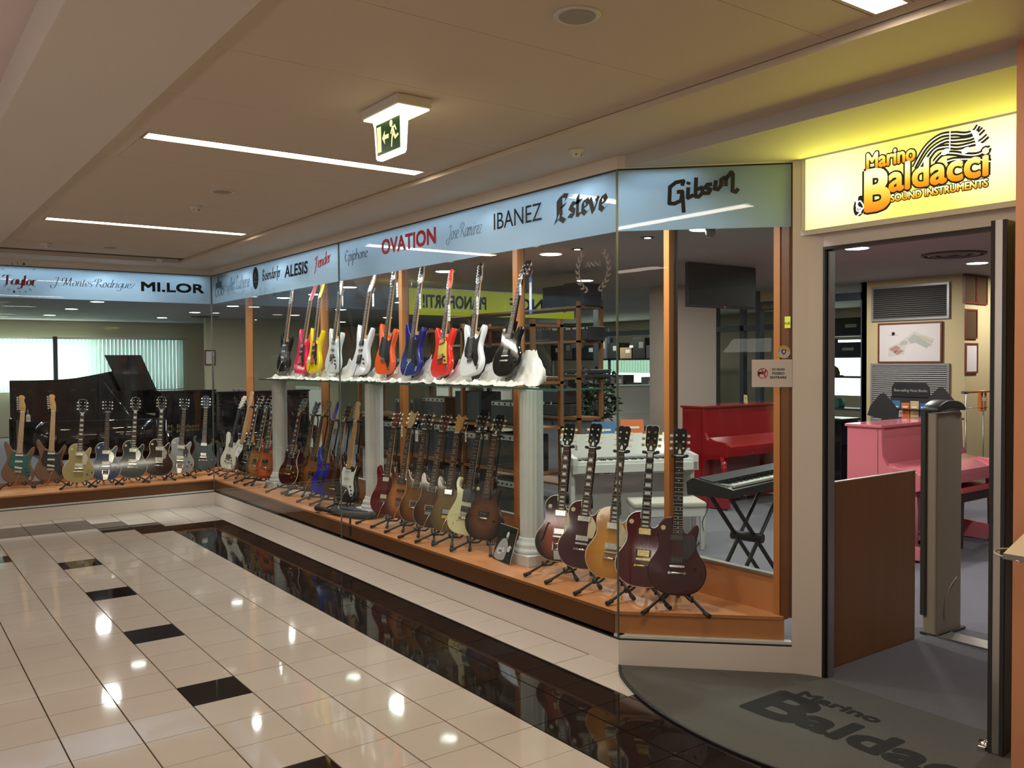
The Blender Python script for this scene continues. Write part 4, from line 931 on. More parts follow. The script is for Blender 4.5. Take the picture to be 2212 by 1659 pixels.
MB().tube([(gx+Lg-.35, .25, zr), (gx+Lg-.5, 1.1, zr+.45)], .01, 6).build('lid_prop', blackg, t)
# benches
def bench(label, x, y, rz, W, D, H, ms, ml, tuft=False):
    t = thing('piano_bench', label, 'bench', (x, y, 0), rz)
    MB().box(0, W, 0, D, H-.055, H).build('seat_cushion', ms, t, bev=.018)
    MB().box(.01, W-.01, .01, D-.01, H-.13, H-.055).build('apron', ml, t, bev=.003)
    for lx in (.01, W-.055):
        for ly in (.01, D-.055):
            MB().add([(lx+.006, ly+.006, 0), (lx+.039, ly+.006, 0), (lx+.039, ly+.039, 0), (lx+.006, ly+.039, 0), (lx, ly, H-.13), (lx+.045, ly, H-.13), (lx+.045, ly+.045, H-.13), (lx, ly+.045, H-.13)],
                     [(0, 3, 2, 1), (4, 5, 6, 7), (0, 1, 5, 4), (1, 2, 6, 5), (2, 3, 7, 6), (3, 0, 4, 7)]).build('leg', ml, t)
bench('dark wood piano bench with pink seat in front of the pink piano', 4.49, .36, .03, .66, .34, .54, mat('pink_leather', (.62, .10, .12), .25), mat('dark_walnut', (.045, .014, .010), .3))
bench('white piano bench with cream fabric seat behind the near guitars', 2.13, 2.08, -.57, .66, .36, .43, mat('cream_fabric', (.50, .46, .40), .9), whiteg)
# white digital piano
t = thing('digital_piano', 'white digital piano with open keyboard behind the near guitars', 'piano', (1.86, 2.60, 0), -.40)
W = 1.24
MB().box(0, W, -.02, .36, .66, .74).build('keybed', whiteg, t, bev=.004)
MB().prism([(.30, .74), (.36, .74), (.42, .98), (.38, .99)], 0, W, axis='x').build('music_shelf_panel', whiteg, t)
for x0 in (0, W-.05): MB().prism([(-.02, .66), (-.02, .80), (.30, .84), (.36, .74), (.36, .66)], x0, x0+.05, axis='x').build('cheek_block', whiteg, t); MB().box(x0, x0+.04, .05, .36, 0, .66).build('side_leg', whiteg, t, bev=.003)
bx(.05, W-.05, .0, .15, .74, .765).build('white_keys', ivory, t)
mb = MB()
for k in range(50):
    if k % 7 not in (2, 6): mb.box(.06+k*(W-.12)/51+.014, .06+k*(W-.12)/51+.024, .06, .15, .765, .778)
mb.build('black_keys', blackg, t, kind='stuff'); bx(.05, W-.05, .15, .30, .74, .79).build('control_panel', mat('panel_grey', (.35, .34, .33), .4), t)
MB().box(.05, W-.05, .33, .35, .15, .60).build('modesty_panel', whiteg, t)
def book(label, px, py, w_, h_, m, X0, cat='book', group=None, ln=.25, rz=-PI/2+.5, ax='x'):
    p = at(px, py, ax, X0); t = thing('music_book', label, cat, p, rz, group)
    o = MB().box(0, w_, 0, .008, 0, h_).build('cover', m, t); q = MB().box(w_*.2, w_*.8, -.001, 0, h_*.72, h_*.78).build('title_line', tagm, t); o.rotation_euler = q.rotation_euler = (-ln, 0, 0)
book('blue music book standing on the white digital piano', 1284, 984, .24, .33, mat('book_blue', (.045, .14, .28), .5), 2.32, rz=-.40)
book('orange music book standing on the white digital piano', 1346, 976, .24, .32, mat('book_orange', (.60, .14, .03), .5), 2.62, rz=-.40)
# stage keyboard on a double X stand
t = thing('stage_keyboard', 'black digital stage piano with white keys on a crossed stand', 'keyboard', (0, 0, 0))
a = at(1497, 1052, 'z', .80); b = at(1580, 1072, 'z', .76); c = at(1690, 1046, 'z', .76)
ex = (c-b); ex.z = 0; ex.normalize(); ey = V((-ex.y, ex.x, 0))
t.matrix_world = M((ex, ey, V((0, 0, 1)))).transposed().to_4x4(); t.location = V((b.x, b.y, .74))
D = .34; W = 1.32
MB().prism([(0, .0), (0, .055), (.03, .075), (.16, .09), (.30, .115), (.34, .09), (.34, .02), (.28, 0)], 0, W, axis='x').build('body', mat('keyboard_body', (.018, .020, .022), .4), t, bev=.003)
bx(.07, W-.07, .012, .15, .07, .086).build('white_keys', ivory, t)
mb = MB()
for k in range(50):
    if k % 7 not in (2, 6): mb.box(.075+k*(W-.15)/51+.014, .075+k*(W-.15)/51+.025, .06, .15, .086, .097)
mb.build('black_keys', blackg, t, kind='stuff')
MB().prism([(.17, .097), (.29, .117), (.29, .119), (.17, .099)], .05, W-.05, axis='x').build('control_panel', mat('panel_dark', (.06, .06, .062), .35), t)
for x0 in (-.012, W): MB().prism([(-.005, .0), (-.005, .065), (.16, .098), (.30, .122), (.35, .09), (.34, 0)], x0, x0+.012, axis='x').build('end_cheek', black, t)
s = thing('keyboard_stand', 'black double crossed keyboard stand under the stage keyboard', 'stand'); s.matrix_world = t.matrix_world.copy(); s.location = (b.x, b.y, 0); s.rotation_euler = t.rotation_euler
for yy in (.08, .24):
    MB().tube([(.02+.15, yy, .02), (.95, yy, .73)], .016, 8).build('leg', black, s); MB().tube([(.95, yy+.03, .02), (.17, yy+.03, .73)], .016, 8).build('leg', black, s)
for xx, zz in ((.17, .02), (.95, .02), (.17, .735), (.95, .735)): MB().tube([(xx, -.02, zz), (xx, .38, zz)], .014, 8).build('cross_bar', black, s); 
MB().tube([(.56, .05, .375), (.56, .30, .375)], .035, 14).build('pivot_hub', black, s)
pz_ = at(1562, 1072, 'z', .7)
tag(MB().tube(smooth([tuple(at(1529, 1070, 'y', 1.3)), tuple(at(1528, 1100, 'y', 1.35)), tuple(at(1517, 1130, 'y', 1.4)), tuple(at(1522, 1160, 'z', .01)), tuple(at(1502, 1180, 'z', .01))], 5, False), .004, 6).build('power_cable', black), 'thin black cable hanging from the stage keyboard to the floor', 'cable')
# hanging television
a = at(1487, 566, 'y', 2.9); b = at(1633, 567, 'y', 2.9); c = at(1482, 662, 'y', 2.9)
t = thing('television', 'black flat television hanging from the store ceiling', 'television', (a.x, 2.9, a.z-.0), 0)
TW = (b.x-a.x); TH = a.z-c.z
tv = MB().box(0, TW, 0, .05, -TH, 0).build('housing', blackm, t, bev=.004); sc_ = bx(.018, TW-.018, -.003, 0, -TH+.03, -.018).build('screen', mat('tv_screen', (.022, .020, .016), .28, spec=.6), t)
MB().tube([(TW*.52, -.004, -TH+.014), (TW*.52, -.001, -TH+.014)], .006, 8).build('standby_light', mat('standby', (.2, 0, 0), .5, emit=(1, .05, .02), es=2), t)
for o in (tv, sc_): pass
for x in (.25, .34): MB().tube([(TW*x, .03, 0), (TW*x-.01, .03, ZS-a.z)], .006, 6).build('hanging_rod', blackm, t)

# ------------------------------------------------------------------ entrance: panel, gate, sill, door leaf
t = thing('wood_panel', 'low brown wood partition panel left of the entrance', 'partition', (.79, -.735, 0)); MB().box(.02, .955, 0, .022, 0, 1.02).build('board', woodb, t); MB().box(.02, .955, -.001, .023, 1.02, 1.026).build('edge_strip', mat('edge_band', (.42, .36, .30), .4), t)
gatem = mat('gate_plastic', (.33, .27, .20), .45); gated = mat('gate_dark', (.045, .045, .042), .4)
t = thing('security_gate', 'beige anti-theft gate pillar with dark cap at the entrance', 'security gate', (1.89, -.75, 0))
sh = [(0, -.03), (.008, -.038), (.30, -.038), (.31, -.02), (.31, .04), (.30, .05), (.008, .05), (0, .04)]
MB().prism(sh, .0, 1.36, axis='z').build('pillar_body', gatem, t, bev=.008)
MB().prism([(-.016, .054), (-.016, .028), (-.008, .020), (-.001, .020), (-.001, .042), (.006, .052), (.004, .056)], .12, 1.38, axis='z').build('side_channel', gated, t)
MB().prism(smooth([(-.012, 1.37), (-.008, 1.405), (.08, 1.437), (.16, 1.440), (.25, 1.428), (.308, 1.400), (.310, 1.372), (.25, 1.385), (.15, 1.39), (.05, 1.38)], 3), -.055, .05, .006).build('cap', gated, t)
MB().tube(smooth([(.10, -.040, .10), (.11, -.041, .20), (.16, -.041, .28), (.24, -.040, .33)], 4, False), .004, 6).build('moulding_line', mat('gate_line', (.36, .32, .25), .5), t)
MB().box(-.005, .32, -.06, .06, 0, .012).build('foot_plate', gated, t)
st('trim_threshold_plate', MB().box(1.88, 2.03, -3.4, -.80, 0, .012), alu)
t = thing('glass_door', 'open glass entrance door with olive metal frame, seen nearly edge on', 'door', (.511, -1.812, .012), .075)
olive = mat('olive_metal', (.10, .085, .035), .35, metal=.3); DW, DH = .90, 2.262
for nm, mb in (('stile', MB().box(.008, .10, 0, .058, 0, DH)), ('stile', MB().box(DW-.1, DW, 0, .058, 0, DH)), ('bottom_rail', MB().box(.10, DW-.1, 0, .058, 0, .12)), ('top_rail', MB().box(.10, DW-.1, 0, .058, DH-.07, DH))):
    mb.build(nm, olive, t)
bx(.10, DW-.10, .025, .033, .12, DH-.07).build('pane', glass2, t)
MB().box(0, .008, .014, .044, 0, DH).build('edge_profile', alu, t)
MB().box(-.003, .010, -.002, .014, 0, DH).box(-.003, .010, .044, .060, 0, DH).box(.10, .106, -.003, 0, .12, DH-.07).build('edge_gasket', blackm, t)
MB().box(.0, .13, .07, .10, -.008, .012).tube([(.05, .06, .004), (.05, .11, .004)], .022, 12).build('floor_pivot', chrome, t)
# leaflet holder on the orange wall, at the right edge of the photo
p = at(2199, 1186, 'x', -.05)
t = thing('leaflet_holder', 'wire leaflet holder with a pale flyer on the orange wall', 'leaflet holder', (-.036, -2.13, p.z), -PI/2)
MB().tube(smooth([(.06, -.16, -.012), (-.03, -.14, -.004), (-.045, -.10, .004), (-.02, -.075, .008), (.0, -.06, .0)], 4, False), .0035, 6).build('wire_loop', alu, t)
MB().box(.0, .30, -.16, 0, -.012, .004).build('tray', mat('holder_grey', (.16, .155, .14), .4), t)
fl = MB().add([(.0, -.155, .006), (.22, -.155, .006), (.24, -.02, .11), (.05, -.02, .11), (.0, -.153, .004), (.22, -.153, .004), (.24, -.018, .108), (.05, -.018, .108)], [(0, 1, 2, 3), (7, 6, 5, 4), (0, 4, 5, 1), (1, 5, 6, 2), (2, 6, 7, 3), (3, 7, 4, 0)]).build('flyer', mat('flyer_paper', (.62, .50, .33), .6), t)
MB().add([(.06, -.12, .0345), (.2, -.12, .0345), (.21, -.05, .0895), (.08, -.05, .0895)], [(0, 1, 2, 3)]).build('flyer_picture', mat('flyer_dark', (.06, .05, .03), .5), t)
# ------------------------------------------------------------------ goods inside the store
caseb = mat('case_black', (.018, .019, .022), .55); ampg = mat('amp_grille', (.035, .035, .036), .9, kind='n', c2=(.05, .05, .05), sc=90); silp = mat('silver_panel', (.38, .37, .34), .35)
browna = mat('amp_brown', (.10, .045, .02), .6); cardb = mat('cardboard', (.33, .22, .12), .8); teal = mat('teal_bag', (.02, .22, .17), .6); greyc = mat('grey_case', (.10, .10, .11), .6)
def amp(label, px, py, X0, w_, h_, m=caseb, panel=True, d=.25, rz=-PI/2, ax='x', cat='amplifier', name='amplifier', group=None):
    """px,py: photo position of the lower left corner"""
    p = at(px, py, ax, X0); t = thing(name, label, cat, p, rz, group)
    MB().box(0, w_, 0, d, 0, h_).build('cabinet', m, t, bev=.006)
    bx(.02, w_-.02, -.004, 0, .02, h_*(.78 if panel else .95)).build('grille_cloth', ampg, t)
    if panel:
        bx(.02, w_-.02, -.006, 0, h_*.82, h_*.95).build('control_panel', silp, t)
        for k in range(6): MB().tube([(.05+k*(w_-.1)/5, -.018, h_*.885), (.05+k*(w_-.1)/5, -.006, h_*.885)], .011, 8).build('control_knob', blackm, t)
    MB().tube([(w_*.35, .1, h_), (w_*.38, .1, h_+.022), (w_*.62, .1, h_+.022), (w_*.65, .1, h_)], .006, 6).build('carry_handle', black, t)
    return t
def case(label, px, py, X0, w_, h_, m=caseb, d=.14, ax='x', rz=-PI/2, name='instrument_case', cat='case'):
    p = at(px, py, ax, X0); t = thing(name, label, cat, p, rz)
    MB().box(0, w_, 0, d, 0, h_*.47).build('lower_shell', m, t, bev=.012); MB().box(0, w_, 0, d, h_*.49, h_).build('upper_shell', m, t, bev=.012)
    for x in (.15, .5, .85): MB().box(w_*x-.012, w_*x+.012, -.006, 0, h_*.43, h_*.55).build('latch', silp, t)
    MB().tube([(w_*.4, d*.5, h_), (w_*.42, d*.5, h_+.03), (w_*.58, d*.5, h_+.03), (w_*.6, d*.5, h_)], .007, 6).build('handle', black, t)
# a wooden shelf unit behind the long window (world plane x ~ 1.9)
shw = mat('store_shelf_wood', (.25, .10, .032), .45, kind='woody', c2=(.19, .075, .024), sc=7)
def shelfunit(label, x, y0, y1, zs, depth=.38, posts=3, m=woodp):
    t = thing('shelf_unit', label, 'shelving', (x, y0, 0)); W = y1-y0
    for i in range(posts):
        y = i*(W-.04)/(posts-1); MB().box(0, .04, y, y+.04, 0, max(zs)+.05).build('post', m, t); MB().box(depth-.04, depth, y, y+.04, 0, max(zs)+.05).build('post', m, t)
    for z in zs: MB().box(0, depth, 0, W, z-.025, z).build('shelf_board', m, t)
    return t
shelfunit('wooden display shelves with amplifiers behind the middle of the long window', 1.75, 3.05, 6.75, (.12, .62, 1.06, 1.50, 2.05), posts=4, m=shw)
ZA, ZB2, ZD, ZE = at(1187, 738, 'x', 3.3).z, at(1172, 668, 'x', 3.3).z, at(1168, 896, 'x', 3.3).z, at(1240, 815, 'x', 3.3).z
shelfunit('wooden display shelves behind the near end of the long window', 3.22, 4.1, 6.9, (.25, ZD, ZE, ZA, ZB2), posts=2, m=shw)
stock = [('black combo amplifier with silver panel on the lowest shelf', .62, 2.2, .55, .36, caseb, 1), ('brown tweed amplifier on the lowest shelf', .62, 2.85, .46, .34, browna, 1), ('tall black amplifier on the lowest shelf', .62, 3.45, .5, .40, caseb, 1),
         ('small grey amplifier on the lowest shelf', .62, 4.1, .40, .30, greyc, 1), ('wide black amplifier at the far end of the lowest shelf', .62, 4.7, .6, .36, caseb, 1), ('black amplifier nearest the first column on the lowest shelf', .62, 5.5, .5, .38, caseb, 0),
         ('black amplifier head with silver panel on the middle shelf', 1.06, 2.3, .52, .24, caseb, 1), ('low black speaker cabinet on the middle shelf', 1.06, 3.0, .5, .32, caseb, 0), ('brown amplifier head on the middle shelf', 1.06, 3.7, .5, .24, browna, 1), ('grey mixer box on the middle shelf', 1.06, 4.4, .45, .20, greyc, 1),
         ('black practice amplifier on the floor shelf', .12, 2.4, .42, .40, caseb, 1), ('large black speaker cabinet on the floor shelf', .12, 3.1, .62, .44, caseb, 0), ('second large black speaker cabinet on the floor shelf', .12, 4.0, .62, .44, caseb, 0), ('brown amplifier on the floor shelf', .12, 4.9, .5, .40, browna, 1),
         ('black headphone box on the upper shelf', 1.50, 2.4, .3, .26, greyc, 1), ('black amplifier on the upper shelf', 1.50, 2.95, .45, .34, caseb, 1), ('grey amplifier head on the upper shelf', 1.50, 3.6, .42, .22, greyc, 1), ('wide black amplifier head on the upper shelf', 1.50, 4.25, .6, .25, caseb, 1)]
for lb, z, y, w_, h_, m, pn in stock:
    t = thing('amplifier', lb, 'amplifier', (1.80, y+w_+1.0, z), -PI/2)
    MB().box(0, w_, 0, .26, 0, h_).build('cabinet', m, t, bev=.006); bx(.02, w_-.02, -.004, 0, .02, h_*(.76 if pn else .95)).build('grille_cloth', ampg, t)
    if pn:
        bx(.02, w_-.02, -.006, 0, h_*.80, h_*.95).build('control_panel', silp, t)
        k0 = MB().tube([(0, -.016, 0), (0, -.006, 0)], .010, 8).mesh('control_knob', blackm)
        for k in range(5): o = link('control_knob', k0, t); o.location = (.06+k*(w_-.12)/4, 0, h_*.875)
case('black hard case with pale latches on the shelf right of the near column', 1168, 896, 3.3, .42, .30, caseb, .3)
amp('black amplifier head on the upper shelf under the banner', 1187, 738, 3.3, .72, .16, caseb); amp('dark mixer with silver buttons on the upper shelf', 1150, 738, 3.3, .36, .17, greyc)
amp('black speaker box behind the wreath decal', 1172, 668, 3.3, .8, .26, caseb, panel=False)
case('long black flat case lying on the shelf', 1215, 816, 3.3, .5, .10, caseb, .3)
# white wall boards seen below the glass shelf
for i, (a, b, c, d, lb) in enumerate(((943, 866, 1010, 834, 'left'), (1045, 880, 1103, 838, 'right'), (640, 905, 692, 836, 'far left'))):
    P = at(a, b, 'x', 4.6 if i < 2 else 3.6); Q = at(c, d, 'x', 4.6 if i < 2 else 3.6)
    t = thing('white_board', 'white panel below the glass shelf, the %s one of three' % lb, 'panel', (P.x, Q.y, P.z)); MB().box(0, .03, 0, P.y-Q.y, .002-P.z, Q.z-P.z).build('board_face', white, t)
    MB().box(-.01, .0, 0, P.y-Q.y, Q.z-P.z-.04, Q.z-P.z).build('top_edge', alu, t)
# boxes on racks before the side windows
rk = thing('storage_rack', 'tall black rack of boxes before the bright side windows', 'shelving', (11.2, 10.1, 0))
for y in (0, 2.2, 4.4): MB().box(0, .05, y, y+.05, 0, 2.5).build('upright', greyb, rk); MB().tube([(.02, y+.1, 1.3), (.02, y+.5, 1.75)], .02, 6).build('brace', greyb, rk)
for z in (.55, 1.02, 1.75): MB().box(0, .5, 0, 4.45, z-.04, z).build('rack_shelf', greyb, rk)
rr = random.Random(3)
desc = ['tall', 'low', 'wide', 'square', 'narrow', 'small', 'deep', 'thin', 'bulky', 'flat']
for i in range(10):
    y = 10.15+i*.44; h_ = (.42, .30, .48, .26, .38, .5, .34, .28, .44, .36)[i]
    t = thing('stock_box', '%s dark stock box on the upper rack before the side windows' % desc[i], 'box', (11.15, y, 1.75)); m = (caseb, greyc, caseb, cardb, caseb, greyc, caseb, caseb, greyc, caseb)[i]
    MB().box(0, .36, 0, .40, 0, h_).build('carton', m, t, bev=.005); bx(-.002, 0, .05, .2, h_*.5, h_*.8).build('printed_label', tagm if i % 3 == 0 else silp, t)
for i in range(8):
    y = 10.2+i*.52; h_ = (.22, .30, .16, .34, .2, .26, .3, .18)[i]
    t = thing('stock_box', '%s dark stock box on the middle rack before the side windows' % desc[i], 'box', (11.15, y, 1.02)); MB().box(0, .36, 0, .44, 0, h_).build('carton', (caseb, greyc)[i % 2], t, bev=.005); bx(-.002, 0, .05, .2, h_*.4, h_*.7).build('printed_label', silp, t)
# things seen through the partition at the door
zcap, zbag = at(1790, 812, 'x', 9.45).z, at(1800, 880, 'x', 9.45).z
rk = thing('storage_rack', 'dark rack seen through the glass partition left of the louvred wall', 'shelving', (9.3, 4.3, 0))
for y in (0, 1.3): MB().box(0, .05, y, y+.05, 0, 2.5).build('upright', greyb, rk)
for z in (zbag, zcap, 1.75, 2.1): MB().box(0, .4, -.2, 1.35, z-.03, z).build('rack_shelf', greyb, rk)
for i, (y, z, h_, lb) in enumerate(((4.35, 2.1, .26, 'black carton on top of the rack left of the louvred wall'), (4.95, 2.1, .2, 'second black carton on top of that rack'), (4.4, 1.75, .22, 'black carton on the second level of the rack left of the louvred wall'), (5.0, 1.75, .28, 'taller carton on the second level of the rack left of the louvred wall'))):
    t = thing('stock_box', lb, 'box', (9.28, y, z)); MB().box(0, .34, 0, .5, 0, h_).build('carton', caseb, t, bev=.004); bx(-.002, 0, .1, .3, h_*.4, h_*.6).build('printed_label', silp, t)
p = at(1822, 812, 'x', 7.0)
t = thing('cap_display', 'olive cap on display seen through the partition', 'cap', at(1790, 812, 'x', 9.45)); MB().lathe([(.17, 0), (.18, .05), (.15, .13), (.08, .18), (.01, .19)], 20).build('crown', mat('olive_cloth', (.14, .13, .03), .9), t); MB().prism(smooth([(-.16, -.05), (-.3, -.2), (-.05, -.3), (.16, -.1)], 4), 0, .015, axis='z').build('brim', MATS['olive_cloth'], t)
t = thing('teal_bag', 'teal green bag behind the black piano top at the door', 'bag', at(1780, 880, 'x', 9.45), -PI/2); MB().prism([(0, 0), (.32, 0), (.34, .10), (.30, .16), (.12, .13), (.02, .07)], -.1, .1, .02).build('bag_body', teal, t); MB().tube([(.1, 0, .12), (.16, 0, .2), (.24, 0, .15)], .008, 6).build('handle', teal, t)
t = thing('cream_box', 'small cream box on the floor side of the wood panel', 'box', (.815, -.75, 1.027), 0); MB().box(0, .06, 0, .06, 0, .05).build('carton', mat('cream_card', (.60, .52, .30), .7), t); bx(.01, .05, -.001, 0, .02, .027).build('print_line', ink, t)
# bookstand with cones on top of the pink piano
t = thing('book_rack', 'black metal rack of music books with a lettered header behind the pink piano', 'book rack', at(1926, 905, 'x', 5.4), -PI/2-.02)
RK = t
hd = smooth([(.0, .24), (.0, .34), (.03, .385), (.38, .385), (.41, .34), (.42, .24)], 1)
MB().prism(hd, 0, .01).build('header_board', mat('header_black', (.02, .02, .02), .35), t); MB().prism([(x+.0, z) for x, z in [(-.02, .005-t.location.z), (.44, .005-t.location.z), (.44, .24), (-.02, .24)]], .01, .02).build('back_panel', blackm, t)
for z in (-.3, .0, .12): MB().box(-.02, .44, -.09, .01, z-.01, z).build('shelf_lip', blackm, t)
for i, (c_, lb) in enumerate((('book_blue', 'blue'), ('book_orange', 'orange'), ('book_cream', 'cream'), ('book_navy', 'bright blue'))):
    m = mat(c_, {'book_cream': (.50, .38, .18), 'book_navy': (.02, .10, .35)}.get(c_, (.1, .1, .1)), .5)
    o = thing('music_book', '%s music book in the black rack behind the pink piano' % lb, 'book', t.location+V((-.06, -.04-.10*i, .0)), -PI/2); MB().box(0, .09, 0, .012, 0, .20-.02*(i % 2)).build('cover', m, o); bx(.015, .07, -.001, 0, .13, .145).build('title_line', tagm, o)
for px, py, lb in ((1905, 898, 'black pointed stand panel on the left of the book rack'), (2030, 888, 'black pointed stand panel on the right of the book rack')):
    p = at(px, py, 'x', 5.0); t = thing('music_stand', lb, 'music stand', p, -PI/2+.05)
    MB().prism(smooth([(-.16, .0), (-.04, .20), (.0, .225), (.04, .215), (.2, -.02)], 2), 0, .012).build('desk', mat('stand_black', (.008, .008, .008), .7), t); MB().tube([(0, .02, .1), (0, .02, .01-p.z)], .012, 8).build('pole', black, t)
t = thing('price_card', 'white price card on top of the pink piano', 'price card', at(1942, 901, 'y', .78), .2); MB().prism([(0, 0), (.10, 0), (.09, .06), (.01, .062)], 0, .002).build('card', tagm, t); bx(.02, .08, -.001, 0, .03, .037).build('print_line', prnt, t)
t = thing('price_card', 'cream price card on top of the red piano', 'price card', at(1607, 870, 'y', 3.45), .2); MB().prism([(0, 0), (.10, -.01), (.08, .09), (.0, .1)], 0, .002).build('card', mat('cream_card', (.6, .52, .3), .7), t); bx(.02, .07, -.001, 0, .05, .057).build('print_line', prnt, t)
# trolley rail and orange goods by the pictures
a = at(2079, 848, 'y', 1.6); b = at(2135, 848, 'y', 1.6); c = at(2097, 980, 'y', 1.6)
t = thing('trolley_rack', 'grey wire rack with a wooden handle beside the pink piano', 'rack', a)
MB().tube([(0, 0, 0), (.12, 0, 0)], .018, 10).build('grip', mat('grip_grey', (.12, .13, .16), .6), t); MB().tube([(.12, 0, 0), (b.x-a.x+.65, 0, 0)], .013, 10).build('wooden_bar', woodp, t)
for x in (.08, .5): MB().tube([(x, 0, 0), (x, 0, -a.z+.02)], .008, 8).build('upright', alu, t)
MB().tube([(0, 0, -.19), (.6, 0, -.19)], .005, 6).build('cross_wire', alu, t)
for k, (px, w_, lb, cc) in enumerate(((2119, .14, 'orange packet hanging on the wire rack', (.75, .20, .04)), (2178, .16, 'red and orange packet seen through the door glass', (.65, .08, .03)))):
    p = at(px, 878, 'y', 1.6); p.z = a.z-.235; t = thing('hanging_packet', lb, 'packet', p); MB().box(0, w_, 0, .04, 0, .22).build('packet_body', mat('packet_%d' % k, cc, .5), t, bev=.004); bx(.02, w_-.02, -.001, 0, .12, .16).build('printed_label', tagm, t)
shelfunit('wooden wall shelves with packets beyond the pictures at the door', 9.6, 1.3, 2.9, (1.25, 1.62, 2.0), posts=2)
for k, (z, y, lb) in enumerate(((1.25, 1.5, 'blue and white packet on the wall shelves beyond the pictures'), (1.25, 1.1, 'white packet on the wall shelves beyond the pictures'), (1.62, 1.55, 'grey packet on the wall shelves beyond the pictures'), (1.62, 1.0, 'dark packet on the wall shelves beyond the pictures'), (2.0, 1.4, 'pale packet on the top wall shelf'))):
    t = thing('shelf_packet', lb, 'packet', (9.58, y+.95, z)); MB().box(0, .1, 0, .26, 0, .2).build('packet_body', (silp, white, greyc, caseb, tagm)[k], t, bev=.004); bx(-.001, 0, .03, .2, .1, .15).build('printed_label', tagb, t)
# potted plant behind the long window
lf = mat('leaf_green', (.018, .045, .018), .45); p = at(1293, 1000, 'x', 4.9)
t = thing('potted_plant', 'dark leafy plant behind the glass joint of the long window', 'plant', (p.x, p.y, 0))
MB().lathe([(.14, 0), (.18, .28), (.19, .30), (.16, .30)], 20).build('pot', mat('pot_brown', (.08, .04, .025), .6), t)
rr = random.Random(5); zc_ = at(1293, 852, 'x', 4.9).z; br = MB(); lfm = MB().add([(0, 0, 0), (.028, .0, .03), (.024, 0, .07), (0, 0, .11), (-.024, 0, .07), (-.028, 0, .03), (0, .012, .05)], [(0, 1, 6), (1, 2, 6), (2, 3, 6), (3, 4, 6), (4, 5, 6), (5, 0, 6)], 0, False).mesh('leaf', lf)
for k in range(22):
    a = rr.uniform(0, 2*PI); e = V((math.cos(a)*rr.uniform(.12, .42), math.sin(a)*rr.uniform(.12, .42), rr.uniform(-.32, .30)+zc_)); path = smooth([(0, 0, .3), (e.x*.2, e.y*.2, zc_-.3), (e.x*.6, e.y*.6, e.z+.03), tuple(e)], 3, False); br.tube(path, .004, 5)
    for q in path[5:]:
        for _ in range(3):
            o = link('leaf', lfm, t); o.location = V(q)+V((rr.uniform(-.04, .04), rr.uniform(-.04, .04), rr.uniform(-.04, .03))); o.rotation_euler = (rr.uniform(1.2, 2.9), rr.uniform(-.6, .6), rr.uniform(0, 6.3))
br.build('branches', mat('bark', (.05, .035, .02), .8), t)
# thin black microphone stand left, framed by the corner pane
p = at(463, 1000, 'y', 9.2); t = thing('microphone_stand', 'thin grey pole stand behind the corner of the windows', 'stand', (p.x, 9.2, 0))
MB().tube([(0, 0, 0), (0, 0, .95)], .011, 8).build('lower_pole', alu, t); MB().tube([(0, 0, .95), (0, 0, at(462, 770, 'y', 9.2).z)], .014, 8).build('upper_pole', blackm, t); MB().tube([(0, 0, 0), (0, 0, .02)], .14, 20).build('round_base', blackm, t)
for px, py, lb in ((505, 839, 'left'), (517, 841, 'right')):
    t = thing('piano_hinge_block', 'small dark block on the black piano top, the %s one' % lb, 'block', at(px, 846, 'y', 9.12)); MB().box(0, .07, 0, .05, 0, .035).build('block_body', greyc, t, bev=.004)
"""""" 
# ------------------------------------------------------------------ mall ceiling fittings
for i, (y, lb) in enumerate(((-5.08, 'behind the camera'), (-1.95, 'nearest, at the top right'), (1.12, 'in the middle, left of the exit sign'), (4.22, 'farthest, at the left'))):
    t = thing('strip_light', 'long recessed ceiling strip light, the one '+lb, 'ceiling light', (-1.385, y, ZC), 0, 'recessed strip lights in the mall ceiling')
    MB().box(-.79, .79, -.055, .055, .010, .014).build('diffuser', lampw, t)
    MB().box(-.80, .80, -.070, -.056, .0, .04).box(-.80, .80, .056, .070, .0, .04).box(.79, .80, -.056, .056, 0, .04).build('side_frame', alu if 0 else ceilm, t)
    MB().box(-.80, -.792, -.056, .056, -.001, .04).build('end_cap', ceilm, t)
spk = mat('speaker_mesh', (.30, .27, .25), .8); off = mat('fitting_white', (.58, .54, .48), .5)
for px, py, lb in ((1247, 33, 'nearest, at the top of the photo'), (480, 413, 'between the two strip lights'), (239, 534, 'farthest, at the left')):
    p = at(px, py, 'z', ZC-.001); disc('ceiling_speaker', 'round grey ceiling loudspeaker, the one '+lb, 'loudspeaker', p.x, p.y, ZC, .062, spk, off, 'round loudspeakers in the mall ceiling', .018)
def detector(px, py, z, label, r=.045):
    p = at(px, py, 'z', z); t = thing('smoke_detector', label, 'detector', (p.x, p.y, z))
    MB().lathe([(r, 0), (r*.95, -.012), (r*.7, -.016), (r*.62, -.034), (r*.4, -.04)], 20).build('housing', off, t); MB().tube([(-r*.5, -r*.45, -.030), (r*.5, -r*.45, -.030)], .004, 6).build('slot', ink, t)
detector(422, 445, ZC, 'small white smoke detector between the far ceiling loudspeaker and strip lights'); detector(1245, 323, ZB, 'small smoke detector on the bulkhead over the long window', .04); detector(345, 560, ZB, 'tiny detector near the left window fascia', .035); detector(98, 526, ZC, 'faint round ceiling disc at the far left', .05)
p = at(372, 467, 'z', ZC); tag(MB().tube([tuple(p), (p.x, p.y, ZC-.008)], .008, 10).build('ceiling_plug', off), 'tiny round plug in the mall ceiling left of the smoke detector', 'plug')
